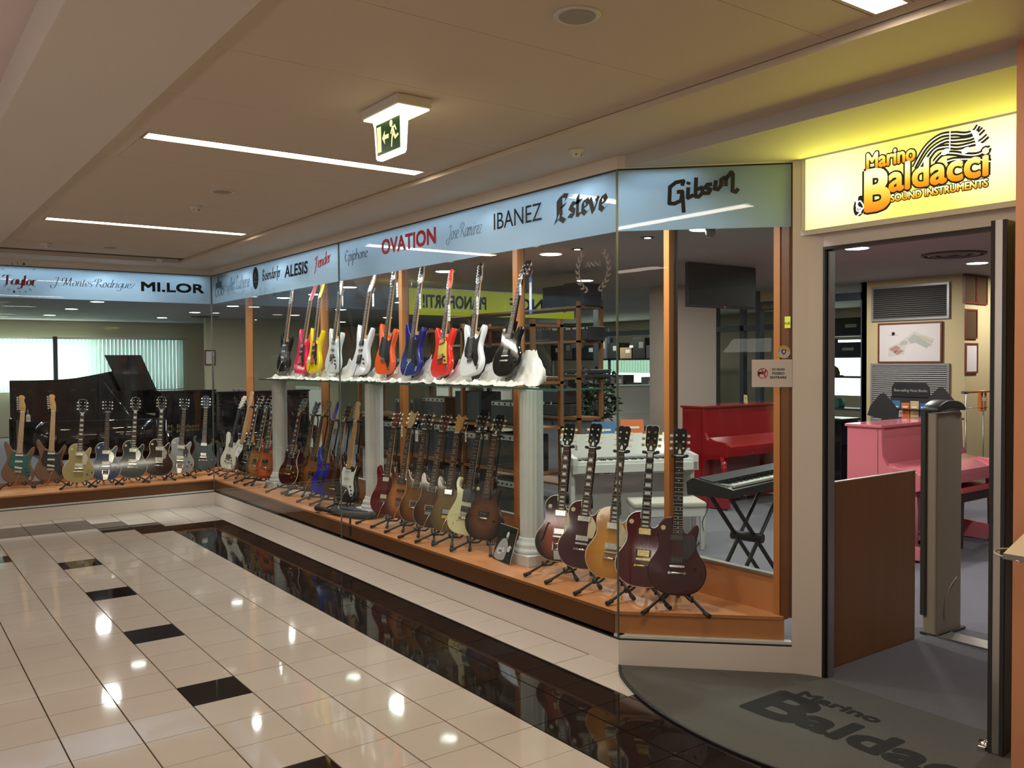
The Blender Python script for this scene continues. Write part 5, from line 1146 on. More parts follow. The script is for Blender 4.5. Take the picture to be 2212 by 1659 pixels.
p = at(1535, 488, 'z', ZS); t = thing('camera_dome', 'small surveillance camera under the store ceiling beside a downlight', 'camera', (p.x, p.y, ZS)); MB().tube([(0, 0, 0), (0, 0, -.03)], .045, 16).build('base_ring', off, t); MB().lathe([(.04, -.03), (.04, -.06), (.03, -.085), (.01, -.098)], 18).build('dome', silp, t)
# exit sign
p0 = at(850, 208, 'z', ZC); q0 = at(797, 250, 'z', ZC)
t = thing('exit_sign', 'lit green exit sign with running figure hanging from the mall ceiling', 'exit sign', (-1.43, -.07, ZC), 0)
lit = mat('exit_housing_lit', (.8, .75, .6), .4, emit=(1, .86, .50), es=2.6); exg = mat('exit_green', (.004, .05, .012), .3, emit=(.02, .14, .03), es=.22); exw = mat('exit_pictogram', (.6, .55, .3), .4, emit=(1, .80, .42), es=.95)
# housing: box 0.12 deep (x) by 0.34 long (y); plate hangs in the plane facing -x
MB().box(-.06, .11, -.17, .17, -.045, 0).build('housing', off, t, bev=.006)
MB().box(-.052, .102, -.162, .162, -.052, -.045).build('light_strip', lit, t)
MB().prism([(-.150, -.052), (.150, -.052), (.135, -.085), (.118, -.225), (.105, -.235), (-.105, -.235), (-.118, -.225), (-.135, -.085)], -.013, .012, axis='x').build('plate', lit, t)
def ep(pts, m, nm, k=0): MB().prism([(-u, v) for u, v in pts], -.0145-k*.0012, -.013, axis='x').build(nm, m, t)
ep([(-.115, -.075), (.105, -.075), (.108, -.215), (-.103, -.215)], exg, 'sign_face')
ep([(-.105, -.088), (-.068, -.088), (-.063, -.202), (-.098, -.202)], exw, 'door_pictogram', 1)
ep([(-.055, -.145), (-.03, -.115), (-.032, -.135), (.005, -.135), (.005, -.153), (-.032, -.153), (-.03, -.175)], exw, 'arrow', 1)
ep([(.028+.013*math.cos(a), -.095+.013*math.sin(a)*1.2) for a in [i*PI/6 for i in range(12)]], exw, 'figure_head', 1)
for pts in ([(.035, -.108), (.047, -.112), (.068, -.155), (.092, -.148), (.094, -.158), (.064, -.170), (.045, -.145)], [(.048, -.142), (.040, -.165), (.035, -.198), (.027, -.198), (.032, -.160), (.038, -.138)], [(.044, -.112), (.062, -.105), (.078, -.130), (.072, -.133), (.060, -.115), (.048, -.120)], [(.036, -.112), (.022, -.138), (.028, -.142), (.044, -.125)]):
    ep(pts, exw, 'figure_limb', 1)
area('exit_sign_light', (-1.43+.02, -.07, ZC-.30), (0, 0, 0), .1, .25, .9, (1, .85, .55))
# illuminated shop sign
SX = .70
t = thing('shop_sign', 'lit yellow shop sign with outlined orange lettering over the door', 'sign', (SX, -.686, 2.365), -PI/2)
SW, SH = 1.90, .42
sface = bpy.data.materials.new('sign_face_lit'); sface.use_nodes = True; _n = sface.node_tree.nodes; _l = sface.node_tree.links
_b = _n['Principled BSDF']; _b.inputs['Base Color'].default_value = (.7, .65, .1, 1)
_b.inputs['Emission Color'].default_value = (1, .98, .30, 1); _b.inputs['Emission Strength'].default_value = 1.15
# round pools of stronger glow, painted into the face's emission colour
_t = _n.new('ShaderNodeTexCoord'); _w = _n.new('ShaderNodeSeparateXYZ'); _l.new(_t.outputs['Object'], _w.inputs[0])
_q = _n.new('ShaderNodeTexGradient'); _q.gradient_type = 'SPHERICAL'; _mp = _n.new('ShaderNodeMapping'); _mp.inputs['Location'].default_value = (-.42, 0, -.42); _mp.inputs['Scale'].default_value = (2.6, 0, 3.4)
_mp.inputs['Location'].default_value = (-.20*2.6, 0, -.19*3.4); _l.new(_t.outputs['Object'], _mp.inputs[0]); _l.new(_mp.outputs[0], _q.inputs[0])
_q2 = _n.new('ShaderNodeTexGradient'); _q2.gradient_type = 'SPHERICAL'; _m2 = _n.new('ShaderNodeMapping'); _m2.inputs['Scale'].default_value = (3.0, 0, 3.6); _m2.inputs['Location'].default_value = (-1.02*3.0, 0, -.24*3.6)
_l.new(_t.outputs['Object'], _m2.inputs[0]); _l.new(_m2.outputs[0], _q2.inputs[0])
_a = _n.new('ShaderNodeMath'); _a.operation = 'ADD'; _a.use_clamp = True; _l.new(_q.outputs['Fac'], _a.inputs[0]); _l.new(_q2.outputs['Fac'], _a.inputs[1])
_x = _n.new('ShaderNodeMix'); _x.data_type = 'RGBA'; _x.inputs[6].default_value = (.95, .92, .16, 1); _x.inputs[7].default_value = (1, 1, .85, 1); _l.new(_a.outputs[0], _x.inputs[0]); _l.new(_x.outputs[2], _b.inputs['Emission Color'])
MB().box(0, SW, .0, .034, 0, SH).build('light_box', pst, t)
MB().box(-.014, SW, -.02, 0, -.014, .012).box(-.014, SW, -.02, 0, SH-.012, SH+.012).box(-.014, .012, -.02, 0, .012, SH-.012).build('frame', pst, t)
MB().box(.012, SW, -.008, 0, .012, SH-.012).build('face', sface, t)
SIGN = t
area('sign_glow', (SX-.05, -1.6, 2.58), (0, PI/2, 0), .36, 1.8, 11, (.95, .88, .05))
# ------------------------------------------------------------------ writing
def textmesh(s, off=0., ext=.0):
    c = bpy.data.curves.new('txt', 'FONT'); c.body = s; c.offset = off; c.extrude = ext; c.resolution_u = 3
    o = bpy.data.objects.new('txt', c); COL.objects.link(o); bpy.context.view_layer.update()
    dg = bpy.context.evaluated_depsgraph_get(); me = bpy.data.meshes.new_from_object(o.evaluated_get(dg)); bpy.data.objects.remove(o); bpy.data.curves.remove(c)
    return me
def plate(name, s, org, ex, ez, w_, h_, m, parent=None, off=0., th=.0008, shear=0., lift=0., bold=0., nb=4):
    """lettering s in the plane (ex,ez) from org, fitted to w_ x h_, th thick towards the viewer"""
    me = textmesh(s, off); P = [v.co.copy() for v in me.vertices]
    x0 = min(p.x for p in P); x1 = max(p.x for p in P); y0 = min(p.y for p in P); y1 = max(p.y for p in P)
    n = ex.cross(ez)
    F = [list(f.vertices) for f in me.polygons]; k = len(P); edges = {}
    vs = []; kx = w_/(x1-x0); ky = h_/(y1-y0)
    for t_ in (th, 0):
        for p in P:
            v = (p.y-y0)/(y1-y0); vs.append(org+ex*(((p.x-x0)/(x1-x0))*w_+shear*v*h_)+ez*(v*h_)+n*(t_+lift))
    fs = [tuple(f) for f in F]
    for f in F:
        for a, b in zip(f, f[1:]+f[:1]):
            edges[(a, b)] = 1
    for (a, b) in list(edges):
        if (b, a) not in edges: fs.append((a, b, b+k, a+k))
    mb = MB().add(vs, fs)
    if bold:
        for i in range(nb):
            a_ = 2*PI*(i+.5)/nb; sh = ex*math.cos(a_)*bold+ez*math.sin(a_)*bold+n*(-1e-5*(i+1)); mb.add([v+sh for v in vs], fs)
    me2 = bpy.data.meshes.new(name); me2.from_pydata([tuple(v) for v in mb.v], [], mb.f); me2.materials.append(m); me2.update(); bpy.data.meshes.remove(me)
    return link(name, me2, parent)
# a small stroke alphabet (x-height 1) drawn with a broad nib, for the script and black-letter logos
GL = {
'a': (.85, [[(.75, .9), (.45, 1), (.1, .6), (.15, .1), (.45, 0), (.72, .4), (.78, 1)], [(.78, 1), (.7, .3), (.85, .0)]]), 'b': (.8, [[(.2, 1.75), (.1, .1), (.45, 0), (.75, .5), (.55, 1), (.15, .7)]]),
'c': (.7, [[(.65, .8), (.4, 1), (.1, .5), (.3, 0), (.65, .2)]]), 'd': (.9, [[(.7, .8), (.4, 1), (.1, .5), (.3, 0), (.65, .3)], [(.85, 1.75), (.7, .2), (.85, 0)]]),
'e': (.7, [[(.15, .45), (.6, .65), (.5, 1), (.2, .9), (.1, .3), (.35, 0), (.65, .2)]]), 'f': (.5, [[(.75, 1.6), (.5, 1.75), (.35, 1.2), (.25, -.5)], [(.1, .95), (.6, .95)]]), 'g': (.85, [[(.75, .85), (.45, 1), (.1, .6), (.3, .05), (.7, .4)], [(.8, 1), (.7, -.4), (.35, -.7), (.05, -.45)]]),
'h': (.85, [[(.2, 1.75), (.1, 0)], [(.13, .5), (.45, 1), (.7, .8), (.65, .1), (.8, 0)]]), 'i': (.35, [[(.2, 1), (.12, .1), (.3, 0)], [(.24, 1.35), (.25, 1.45)]]), 'l': (.4, [[(.25, 1.75), (.12, .1), (.3, 0)]]),
'm': (1.25, [[(.15, 1), (.1, 0)], [(.12, .6), (.4, 1), (.55, .7), (.5, 0)], [(.53, .6), (.8, 1), (.97, .7), (.92, .1), (1.1, 0)]]), 'n': (.85, [[(.15, 1), (.1, 0)], [(.12, .6), (.45, 1), (.65, .75), (.6, .1), (.8, 0)]]),
'o': (.8, [[(.4, 1), (.1, .6), (.2, .05), (.5, 0), (.7, .5), (.55, .95), (.4, 1)]]), 'p': (.8, [[(.2, 1), (.05, -.75)], [(.15, .7), (.5, 1), (.7, .6), (.5, 0), (.15, .15)]]), 'r': (.6, [[(.15, 1), (.1, 0)], [(.12, .6), (.35, .95), (.6, .95)]]),
's': (.6, [[(.55, .85), (.3, 1), (.12, .75), (.5, .35), (.4, .02), (.05, .15)]]), 't': (.5, [[(.25, 1.45), (.15, .1), (.4, 0)], [(.02, 1), (.5, 1)]]), 'u': (.85, [[(.15, 1), (.1, .2), (.35, 0), (.65, .4)], [(.72, 1), (.65, .15), (.85, 0)]]),
'v': (.75, [[(.05, 1), (.3, 0), (.7, .8), (.6, 1.0)]]), 'y': (.8, [[(.15, 1), (.12, .3), (.35, .05), (.65, .4)], [(.72, 1), (.6, -.4), (.3, -.7), (.05, -.5)]]), 'z': (.7, [[(.1, .95), (.6, .95), (.1, .05), (.65, .05)]]),
'A': (1.4, [[(.0, 0), (.3, .2), (.9, 1.75), (1.1, 0)], [(.3, .65), (1.15, .7)]]), 'B': (1.1, [[(.25, 1.7), (.2, 0)], [(.05, 1.5), (.6, 1.75), (.85, 1.3), (.3, .95), (.9, .6), (.6, 0), (.05, .1)]]), 'E': (1.1, [[(.95, 1.4), (.6, 1.75), (.2, 1.3), (.15, .5), (.5, 0), (.95, .3)], [(.0, .9), (.8, .92)]]), 'Q': (1.25, [[(1.0, 1.35), (1.15, 1.6), (.75, 1.75), (.35, 1.5), (.3, .25), (.05, -.2)], [(.6, 1.6), (.58, .15)], [(.05, -.2), (.5, .1), (.9, -.25), (1.2, .0)], [(.6, .9), (1.0, 1.0)]]),
'F': (1.1, [[(.15, 1.35), (.35, 1.7), (1.15, 1.75)], [(.7, 1.7), (.45, .2), (.1, -.6)], [(.3, .85), (.95, 1.0)]]), 'G': (1.15, [[(1.0, 1.35), (.9, 1.7), (.4, 1.6), (.12, .9), (.3, 0), (.75, .1), (.9, .8), (.55, .8)], [(.9, .8), (.8, -.6)]]), 'J': (1.0, [[(.3, 1.5), (.6, 1.75), (1.0, 1.6)], [(.8, 1.7), (.6, -.3), (.15, -.6), (-.2, -.1), (.4, .2)]]),
'L': (1.1, [[(.7, 1.5), (.5, 1.75), (.35, 1.2), (.4, .2), (.05, .05), (.4, .1), (1.0, -.05)]]), 'M': (1.5, [[(-.3, .9), (-.3, 1.5), (.2, 1.7), (.35, 1.4), (.1, 0)], [(.35, 1.6), (.6, .2), (1.1, 1.7), (1.15, .2), (1.4, 0)]]), 'R': (1.25, [[(.35, 1.7), (.2, 0)], [(-.25, 1.1), (-.1, 1.6), (.5, 1.8), (.85, 1.35), (.35, .85), (.7, .6), (1.2, -.1)]]),
'T': (1.1, [[(.0, 1.45), (.2, 1.72), (1.15, 1.65)], [(.6, 1.7), (.5, .0), (.3, 0)]]), '.': (.3, [[(.12, .02), (.14, .08)]]), ' ': (.5, []), '&': (.9, [[(.8, .2), (.3, 1.3), (.5, 1.6), (.65, 1.3), (.1, .4), (.3, 0), (.8, .6)]]), '-': (.5, [[(.1, .5), (.45, .5)]]),
}
def script(name, s, org, ex, ez, w_, h_, m, parent=None, nib=(.14, .06), sm=True, slant=.0, rise=0., th=.0008, lift=0.):
    """org = baseline start; h_ = height of capitals; w_ = full width"""
    adv = sum(GL[c][0] for c in s); kx = w_/adv; ky = h_/1.75; n = ex.cross(ez); mb = MB(); x = 0
    N = V((nib[0], nib[1]))*ky
    for c in s:
        a, strokes = GL[c]
        for sp in strokes:
            pts = smooth([(p[0], p[1]) for p in sp], 5, False) if sm and len(sp) > 2 else sp
            Q = [V(((x+p[0])*kx+slant*p[1]*ky, p[1]*ky+rise*(x+p[0])*kx)) for p in pts]
            for i in range(len(Q)-1):
                p, q = Q[i], Q[i+1]; e = (q-p)
                if e.length < 1e-7: continue
                e.normalize(); t2 = V((-e.y, e.x))*.018*ky*1.6
                A = [p-N/2-t2, p+N/2-t2, q+N/2+t2, q-N/2+t2]
                cr = (A[1]-A[0]).x*(A[2]-A[0]).y-(A[1]-A[0]).y*(A[2]-A[0]).x
                if cr < 0: A.reverse()
                dz = lift+th+i*1e-6
                mb.add([org+ex*v.x+ez*v.y+n*dz for v in A]+[org+ex*v.x+ez*v.y+n*lift for v in A], [(0, 1, 2, 3), (0, 4, 5, 1), (1, 5, 6, 2), (2, 6, 7, 3), (3, 7, 4, 0)])
        x += a
    me = bpy.data.meshes.new(name); me.from_pydata([tuple(v) for v in mb.v], [], mb.f); me.materials.append(m); me.update()
    return link(name, me, parent)
EZ = V((0, 0, 1)); EM = V((0, -1, 0)); EL = V((1, 0, 0)); EA = V((.66, -.652, 0)).normalized()
def onmain(px, py): return at(px, py, 'x', -.0035)
def onleft(px, py): return at(px, py, 'y', 7.0665)
def onang(px, py):
    n = V((.652, .66, 0)).normalized(); d = FW+RT*((px-1106)/FPX)-UP*((py-829.5)/FPX); t_ = ((V((-.003, -.003, 0))-CAM).dot(n))/d.dot(n); return CAM+d*t_
def HM(x, y0, y1): return onmain(x, y0).z-onmain(x, y1).z
def HL(x, y0, y1): return onleft(x, y0).z-onleft(x, y1).z
def lt(o, label): return tag(o, label, 'lettering')
def span(a, b, e): return (b-a).dot(e)
# main window
a = onmain(1067, 497); b = onmain(1170, 480); lt(plate('window_lettering', 'IBANEZ', a, EM, EZ, span(a, b, EM), HM(1170, 442, 480), ink), 'black capital letters IBANEZ on the blue band')
a = onmain(825, 550); b = onmain(941, 530); lt(plate('window_lettering', 'OVATION', a, EM, EZ, span(a, b, EM), HM(941, 497, 531), redv, bold=.007), 'bold red letters OVATION on the blue band')
a = onmain(615, 600); b = onmain(664, 592); lt(plate('window_lettering', 'ALESIS', a, EM, EZ, span(a, b, EM), HM(664, 566, 592), ink, bold=.005, shear=.1), 'black letters ALESIS on the blue band')
a = onmain(567, 606); b = onmain(606, 598); lt(script('window_lettering', 'Bosendorfer', a, EM, EZ, span(a, b, EM), HM(567, 583, 606), mat('grey_vinyl', (.06, .07, .08), .5), nib=(.24, .2), sm=False), 'small grey black-letter Bosendorfer on the blue band')
a = onmain(1198, 476); b = onmain(1312, 444); lt(script('window_lettering', 'Qsteve', a, EM, EZ, span(a, b, EM), HM(1198, 424, 474), ink, nib=(.34, .30), sm=False), 'large black-letter Esteve on the blue band beside the glass corner')
a = onmain(744, 566); b = onmain(794, 556); lt(script('window_lettering', 'Epiphone', a, EM, EZ, span(a, b, EM), HM(744, 540, 564), ink, nib=(.19, .05), sm=False, slant=.12), 'black script Epiphone on the blue band')
a = onmain(679, 583); b = onmain(714, 570); lt(script('window_lettering', 'Fender', a, EM, EZ, span(a, b, EM), HM(680, 557, 583), redv, nib=(.30, .08), slant=.12, rise=.12), 'red script Fender on the blue band')
a = onmain(966, 519); b = onmain(1040, 505); lt(script('window_lettering', 'Jose Ramirez', a, EM, EZ, span(a, b, EM), HM(966, 487, 517), mat('thin_grey_vinyl', (.05, .07, .10), .5), nib=(.07, .04), slant=.2), 'thin grey script Jose Ramirez on the blue band')
a = onmain(494, 628); b = onmain(539, 618); lt(script('window_lettering', 'Art Lutherie', a, EM, EZ, span(a, b, EM), HM(500, 598, 626), MATS['thin_grey_vinyl'], nib=(.10, .05), slant=.2), 'thin grey script Art Lutherie on the far end of the blue band')
t = thing('carriage_emblem', 'small grey line emblem of a carriage in the far corner of the blue band', 'emblem', onmain(473, 622), -PI/2)
for cx, r in ((-.10, .05), (.02, .05), (.12, .045)): MB().lathe([(r, -.001), (r-.008, -.001), (r-.008, .001), (r, .001)], 20, X=M.Translation((cx, 0, -.05))@M.Rotation(PI/2, 4, 'X'), cap=False).build('wheel', MATS['thin_grey_vinyl'], t)
MB().prism([(-.12, 0), (.1, 0), (.07, .08), (.0, .07), (-.02, .17), (-.05, .07), (-.11, .06)], -.001, .0).build('carriage_body', MATS['thin_grey_vinyl'], t)
t = thing('round_emblem', 'black oval emblem with a white wave on the blue band', 'emblem', onmain(552, 601), -PI/2)
MB().prism([(.085*math.cos(i*PI/14), .118*math.sin(i*PI/14)) for i in range(28)], -.001, 0).build('emblem_disc', ink, t)
MB().tube([(-.045, -.0015, -.01), (-.015, -.0015, .045), (.0, -.0015, .05), (.02, -.0015, .005), (.045, -.0015, -.005)], .0035, 4).build('emblem_wave', silp, t); bx(-.035, .035, -.0018, -.001, -.04, -.034).build('emblem_line', silp, t)
# left window
a = onleft(306, 628); b = onleft(440, 630); lt(plate('window_lettering', 'MI.LOR', a, EL, EZ, span(a, b, EL), HL(306, 609, 628), ink, bold=.008), 'wide black letters MI.LOR on the left blue band')
a = onleft(112, 616); b = onleft(290, 620); lt(script('window_lettering', 'J. Montes Rodriguez', a, EL, EZ, span(a, b, EL), HL(112, 598, 616), MATS['thin_grey_vinyl'], nib=(.16, .06), slant=.25), 'grey italic script J. Montes Rodriguez on the left blue band')
a = onleft(6, 614); b = onleft(78, 614); lt(script('window_lettering', 'Taylor', a, EL, EZ, span(a, b, EL), HL(6, 593, 614), mat('rust_vinyl', (.28, .045, .03), .5), nib=(.36, .12), slant=.05), 'rust red lettering Taylor at the left edge of the photo')
c0 = onleft(41, 603)
mb = None
for wd, a0, a1, up in (('QUALITY', 2.5, .7, 1), ('GUITARS', 3.7, 5.8, -1)):
    t = thing('small_ring_lettering', 'small dark letters %s curved around the rust red name' % wd, 'lettering', c0, 0)
    for k, ch in enumerate(wd):
        an = a0+(a1-a0)*k/6; r = .155; p = c0+EL*(r*math.cos(an)*1.1)+EZ*(r*math.sin(an)); tdir = an-PI/2 if up > 0 else an+PI/2
        ex = EL*math.cos(tdir)+EZ*math.sin(tdir); ez = -EL*math.sin(tdir)+EZ*math.cos(tdir)
        o = plate('letter', ch, p-ex*.01-c0, ex, ez, .020, .026, MATS['thin_grey_vinyl'], t)
# angled window: Gibson drawn with a fat nib
a = onang(1443, 441); b = onang(1588, 402)
t = thing('window_lettering', 'black slanted script Gibson on the angled window', 'lettering', a, 0)
S = [[(.22, 1.28), (.24, 1.5), (.12, 1.5), (.03, 1.3), (.02, .35), (.10, .28), (.2, .38), (.22, .9), (.15, .92)], [(.22, .9), (.24, -.3)], [(.31, 1.02), (.30, .45), (.38, .55)], [(.31, 1.28), (.315, 1.34)], [(.43, 1.5), (.42, .45), (.47, .4), (.53, .6), (.52, .9), (.45, .85)],
     [(.66, .98), (.60, 1.0), (.57, .85), (.65, .68), (.62, .5), (.54, .55)], [(.73, 1.1), (.71, .68), (.76, .6), (.81, .8), (.81, 1.12)], [(.81, 1.12), (.85, 1.2)], [(.88, 1.25), (.88, .75)], [(.88, 1.1), (.96, 1.45), (.985, 1.3), (.98, .35), (1.03, .25), (1.06, .38)]]
W_ = span(a, b, EA)/1.02; mb = MB(); nn = EA.cross(EZ)
for sp in S:
    for i in range(len(sp)-1):
        p = V((sp[i][0]*W_, sp[i][1]*.092+.17*sp[i][0]*W_-.03)); q = V((sp[i+1][0]*W_, sp[i+1][1]*.092+.17*sp[i+1][0]*W_-.03)); e = (q-p).normalized(); t2 = V((-e.y, e.x))*.0105; p -= e*.005; q += e*.005
        A = [p+t2, p-t2, q-t2, q+t2]; 
        mb.add([EA*v.x+EZ*v.y+nn*(.0009+i*1e-6) for v in A]+[EA*v.x+EZ*v.y for v in A], [(0, 1, 2, 3), (0, 4, 5, 1), (1, 5, 6, 2), (2, 6, 7, 3), (3, 7, 4, 0)])
mb.build('script_letters', ink, t)
# no dogs notice and round sticker
a = onang(1624, 777); b = onang(1711, 836); cW = span(a, b, EA); cH = a.z-b.z
t = thing('notice_card', 'white card with a crossed-out dog and black Italian text on the angled window', 'notice', a, -math.atan2(.652, .66))
bx(0, cW, -.001, 0, -cH, 0).build('card', mat('notice_white', (.60, .56, .54), .5), t)
ring = MB(); cx, cz, r = cW*.27, -cH*.5, cH*.19
ring.lathe([(r, -.0006), (r*.86, -.0006), (r*.86, .0006), (r, .0006)], 28, X=M.Translation((cx, -.0018, cz))@M.Rotation(PI/2, 4, 'X'), cap=False).build('red_ring', redv, t)
MB().prism([(cx-.012, cz+r*.9), (cx-.012+.008, cz+r*.9), (cx+.02, cz-r*.7), (cx+.012, cz-r*.75)], -.003, -.001).build('red_bar', redv, t)
MB().prism([(cx-.022, cz-.018), (cx-.018, cz-.018), (cx-.015, cz-.004), (cx+.006, cz-.004), (cx+.008, cz-.018), (cx+.012, cz-.018), (cx+.013, cz+.004), (cx+.022, cz+.016), (cx+.016, cz+.02), (cx+.008, cz+.008), (cx-.017, cz+.008), (cx-.024, cz+.014)], -.002, -.001).build('dog_figure', ink, t)
for i, s_ in enumerate(('IO NON', 'POSSO', 'ENTRARE')):
    w2 = cW*(.30, .30, .40)[i]; plate('text_line', s_, V((cW*.66-w2/2, -.0012, -cH*(.40+.145*i))), V((1, 0, 0)), EZ, w2, cH*.085, ink, t, bold=.0006)
c0 = onang(1693, 760)
t = thing('round_sticker', 'round sticker with orange rim and blue shield above the notice card', 'sticker', c0, -math.atan2(.652, .66))
R0 = .034
MB().prism([(R0*math.cos(i*PI/14), R0*math.sin(i*PI/14)) for i in range(28)], -.001, 0).build('disc', mat('sticker_white', (.55, .50, .46), .5), t)
MB().prism([(R0*math.cos(a_), R0*math.sin(a_)) for a_ in [i*PI/14 for i in range(15)]]+[(R0*.62*math.cos(a_), R0*.62*math.sin(a_)) for a_ in [PI-i*PI/14 for i in range(15)]], -.0016, -.001).build('orange_rim', mat('sticker_orange', (.60, .33, .06), .5), t)
MB().prism([(-.013, .012), (0, .016), (.013, .012), (.012, -.004), (0, -.017), (-.012, -.004)], -.002, -.001).build('shield', mat('sticker_blue', (.04, .05, .25), .5), t); MB().prism([(-.005, .004), (0, .010), (.006, .006), (.004, -.006), (-.004, -.005)], -.0026, -.002).build('knot', tagm, t)
# wreath decal with ANNI on the long window
c0 = onmain(1281, 590); wm = mat('etched_vinyl', (.20, .18, .16), .8)
t = thing('wreath_decal', 'pale laurel wreath decal with the word ANNI on the long window', 'decal', c0, -PI/2)
for sx in (-1, 1):
    for k in range(8):
        an = -1.25+k*.27; cxp = sx*.125*math.cos(an)*1.05; czp = .02+.125*math.sin(an)
        for io in (-1, 1):
            d2 = V((sx*-math.sin(an)*1.0+sx*io*.55*math.cos(an), math.cos(an)+io*.55*math.sin(an))).normalized(); pr = V((-d2.y, d2.x)); p = V((cxp, czp))
            MB().prism([tuple(p), tuple(p+d2*.018+pr*.007), tuple(p+d2*.042), tuple(p+d2*.018-pr*.007)], -.0008, 0).build('wreath_leaf', wm, t)
plate('word', 'ANNI', V((-.062, -.0003, .035)), V((1, 0, 0)), EZ, .125, .032, wm, t)
# yellow banner PIANOFORTI! hung in the store, read from behind
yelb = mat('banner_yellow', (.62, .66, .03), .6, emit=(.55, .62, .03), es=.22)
YB_ = 6.3
for k, (x0p, x1p) in enumerate(((865, 1092), (1092, 1240))):
    A = at(x0p, 620 if k == 0 else 631, 'y', YB_+.02*k); B = at(x1p, 684 if k == 0 else 686, 'y', YB_+.02*k)
    t = thing('hanging_banner', 'yellow banner with reversed black word, %s' % ('the brighter left one' if k == 0 else 'the right one behind the black guitar'), 'banner', (A.x, A.y, A.z)); W = B.x-A.x; H = .345
    bx(0, W, 0, .003, -H, 0).build('banner_cloth', yelb, t); bx(0, W, -.006, .008, -.006, .006).build('top_bar', alu, t)
    sw = .60*W if k == 0 else .80*W; st0 = .80*W if k == 0 else .86*W
    plate('banner_word', 'PIANOFORTI!' if k == 0 else 'PIANOF', V((st0, -.0005, -H*.72)), V((-1, 0, 0)), EZ, sw, H*.48, ink, t, bold=.008, lift=-.0035)
    for x in (.1*W, .9*W): MB().tube([(x, 0, 0), (x, 0, 2.75-A.z)], .003, 5).build('hanging_wire', alu, t)
# small yellow label on the shop pillar by the angled window
A = at(1697, 684, 'y', -.2); t = thing('yellow_label', 'small yellow label with reversed letters beside the door post', 'label', at(1695, 684, 'x', .655), -PI/2)
bx(0, .036, 0, .002, -.062, 0).build('card', yelb, t); plate('letters', 'it.o', V((.033, -.0005, -.042)), V((-1, 0, 0)), EZ, .03, .016, ink, t, lift=-.003)
# store lettering: header of the book rack, piano, room sign
plate('header_text', 'Best-selling Music Books', RK.location*0+V((.03, -.0005, .285)), V((1, 0, 0)), EZ, .36, .035, silp, RK)
a = at(362, 926, 'y', 8.845); b = at(430, 926, 'y', 8.845); lt(plate('piano_lettering', 'M. Baldacci', a, EL, EZ, b.x-a.x, .05, goldm), 'gold lettering M. Baldacci on the black upright piano')
a = at(1643, 670, 'x', XW-.05); t = thing('room_sign', 'dim beige room sign with the word SALA behind the beech post', 'sign', at(1642, 655, 'x', XW-.02), -PI/2)
bx(0, .35, 0, .01, -.12, .0).build('board', mat('sign_brown', (.10, .07, .03), .5), t); plate('word', 'SALA', V((.04, -.0005, -.09)), V((1, 0, 0)), EZ, .2, .06, silp, t); bx(0, .35, .002, .01, .02, .32).build('picture_board', wally, t)
a = at(1310, 656, 'x', 8.8); t = thing('wall_sign', 'faint grey reversed lettering YAMAHA on the far wall panel', 'sign', at(1390, 645, 'x', 8.8), -PI/2)
plate('word', 'YAMAHA', V((0, -.0005, 0)), V((-1, 0, 0)), EZ, .9, .12, mat('grey_letters', (.20, .20, .19), .7), t, lift=-.003)
# strap script
# illuminated sign lettering (sign local frame: x right, z up, face towards -y)
blk = mat('sign_outline', (.015, .012, .003), .5)
def gradmat():
    m = bpy.data.materials.new('sign_letter_print'); m.use_nodes = True; N = m.node_tree.nodes; L = m.node_tree.links; b = N['Principled BSDF']
    tc = N.new('ShaderNodeTexCoord'); sp = N.new('ShaderNodeSeparateXYZ'); mr = N.new('ShaderNodeMapRange'); rp = N.new('ShaderNodeValToRGB')
    L.new(tc.outputs['Generated'], sp.inputs[0]); L.new(sp.outputs['Z'], rp.inputs[0])
    e = rp.color_ramp.elements; e[0].position = .0; e[0].color = (.85, .17, .005, 1); e[1].position = .8; e[1].color = (1, 1, .75, 1)
    k = e.new(.22); k.color = (.95, .40, .01, 1); k = e.new(.5); k.color = (1, .85, .12, 1)
    L.new(rp.outputs[0], b.inputs['Emission Color']); b.inputs['Emission Strength'].default_value = .95; b.inputs['Base Color'].default_value = (.3, .2, .02, 1); return m
gm = gradmat(); SXv = V((1, 0, 0)); wl = mat('sign_white_print', (.5, .5, .5), .5, emit=(1, 1, 1), es=.95)
def sp_(px, py): p = at(px, py, 'x', SX-.008); return V((-(p.y+.686), -.009, p.z-2.365))
def signword(s, a, b, h0, off, ob=.010):
    A = sp_(*a); B = sp_(*b); W = B.x-A.x; k = W
    plate('word_outline', s, A, SXv, EZ, W, h0, blk, SIGN, bold=ob, nb=10, th=.0012)
    plate('word', s, A, SXv, EZ, W, h0, gm, SIGN, bold=off, nb=6, th=.0022)
signword('Marino', (1873, 366), (1977, 349), .075, .0035, .010)
A = sp_(1871, 455); 
signword('B', (1871, 455), (1920, 448), .19, .012, .022)
signword('aldacci', (1922, 414), (2134, 376), .125, .006, .014)
signword('SOUND INSTRUMENTS', (1925, 436), (2134, 402), .034, .0018, .006)
def ribbon(pts, w_, m, nm, y, n=6):
    Q = smooth(pts, n, False); mb = MB(); vs = []
    for i, q in enumerate(Q):
        p = V(q); d = (V(Q[min(i+1, len(Q)-1)])-V(Q[max(i-1, 0)])).normalized(); t2 = V((-d.y, d.x))*w_; vs += [(p.x+t2.x, y, p.y+t2.y), (p.x-t2.x, y, p.y-t2.y)]
    k = len(vs); vs += [(a_, y+.0006, c_) for a_, b_, c_ in vs]
    fs = [(2*i, 2*i+1, 2*i+3, 2*i+2) for i in range(len(Q)-1)]+[(2*i, 2*i+2, k+2*i+2, k+2*i) for i in range(len(Q)-1)]+[(2*i+1, k+2*i+1, k+2*i+3, 2*i+3) for i in range(len(Q)-1)]
    return mb.add(vs, fs).build(nm, m, SIGN)
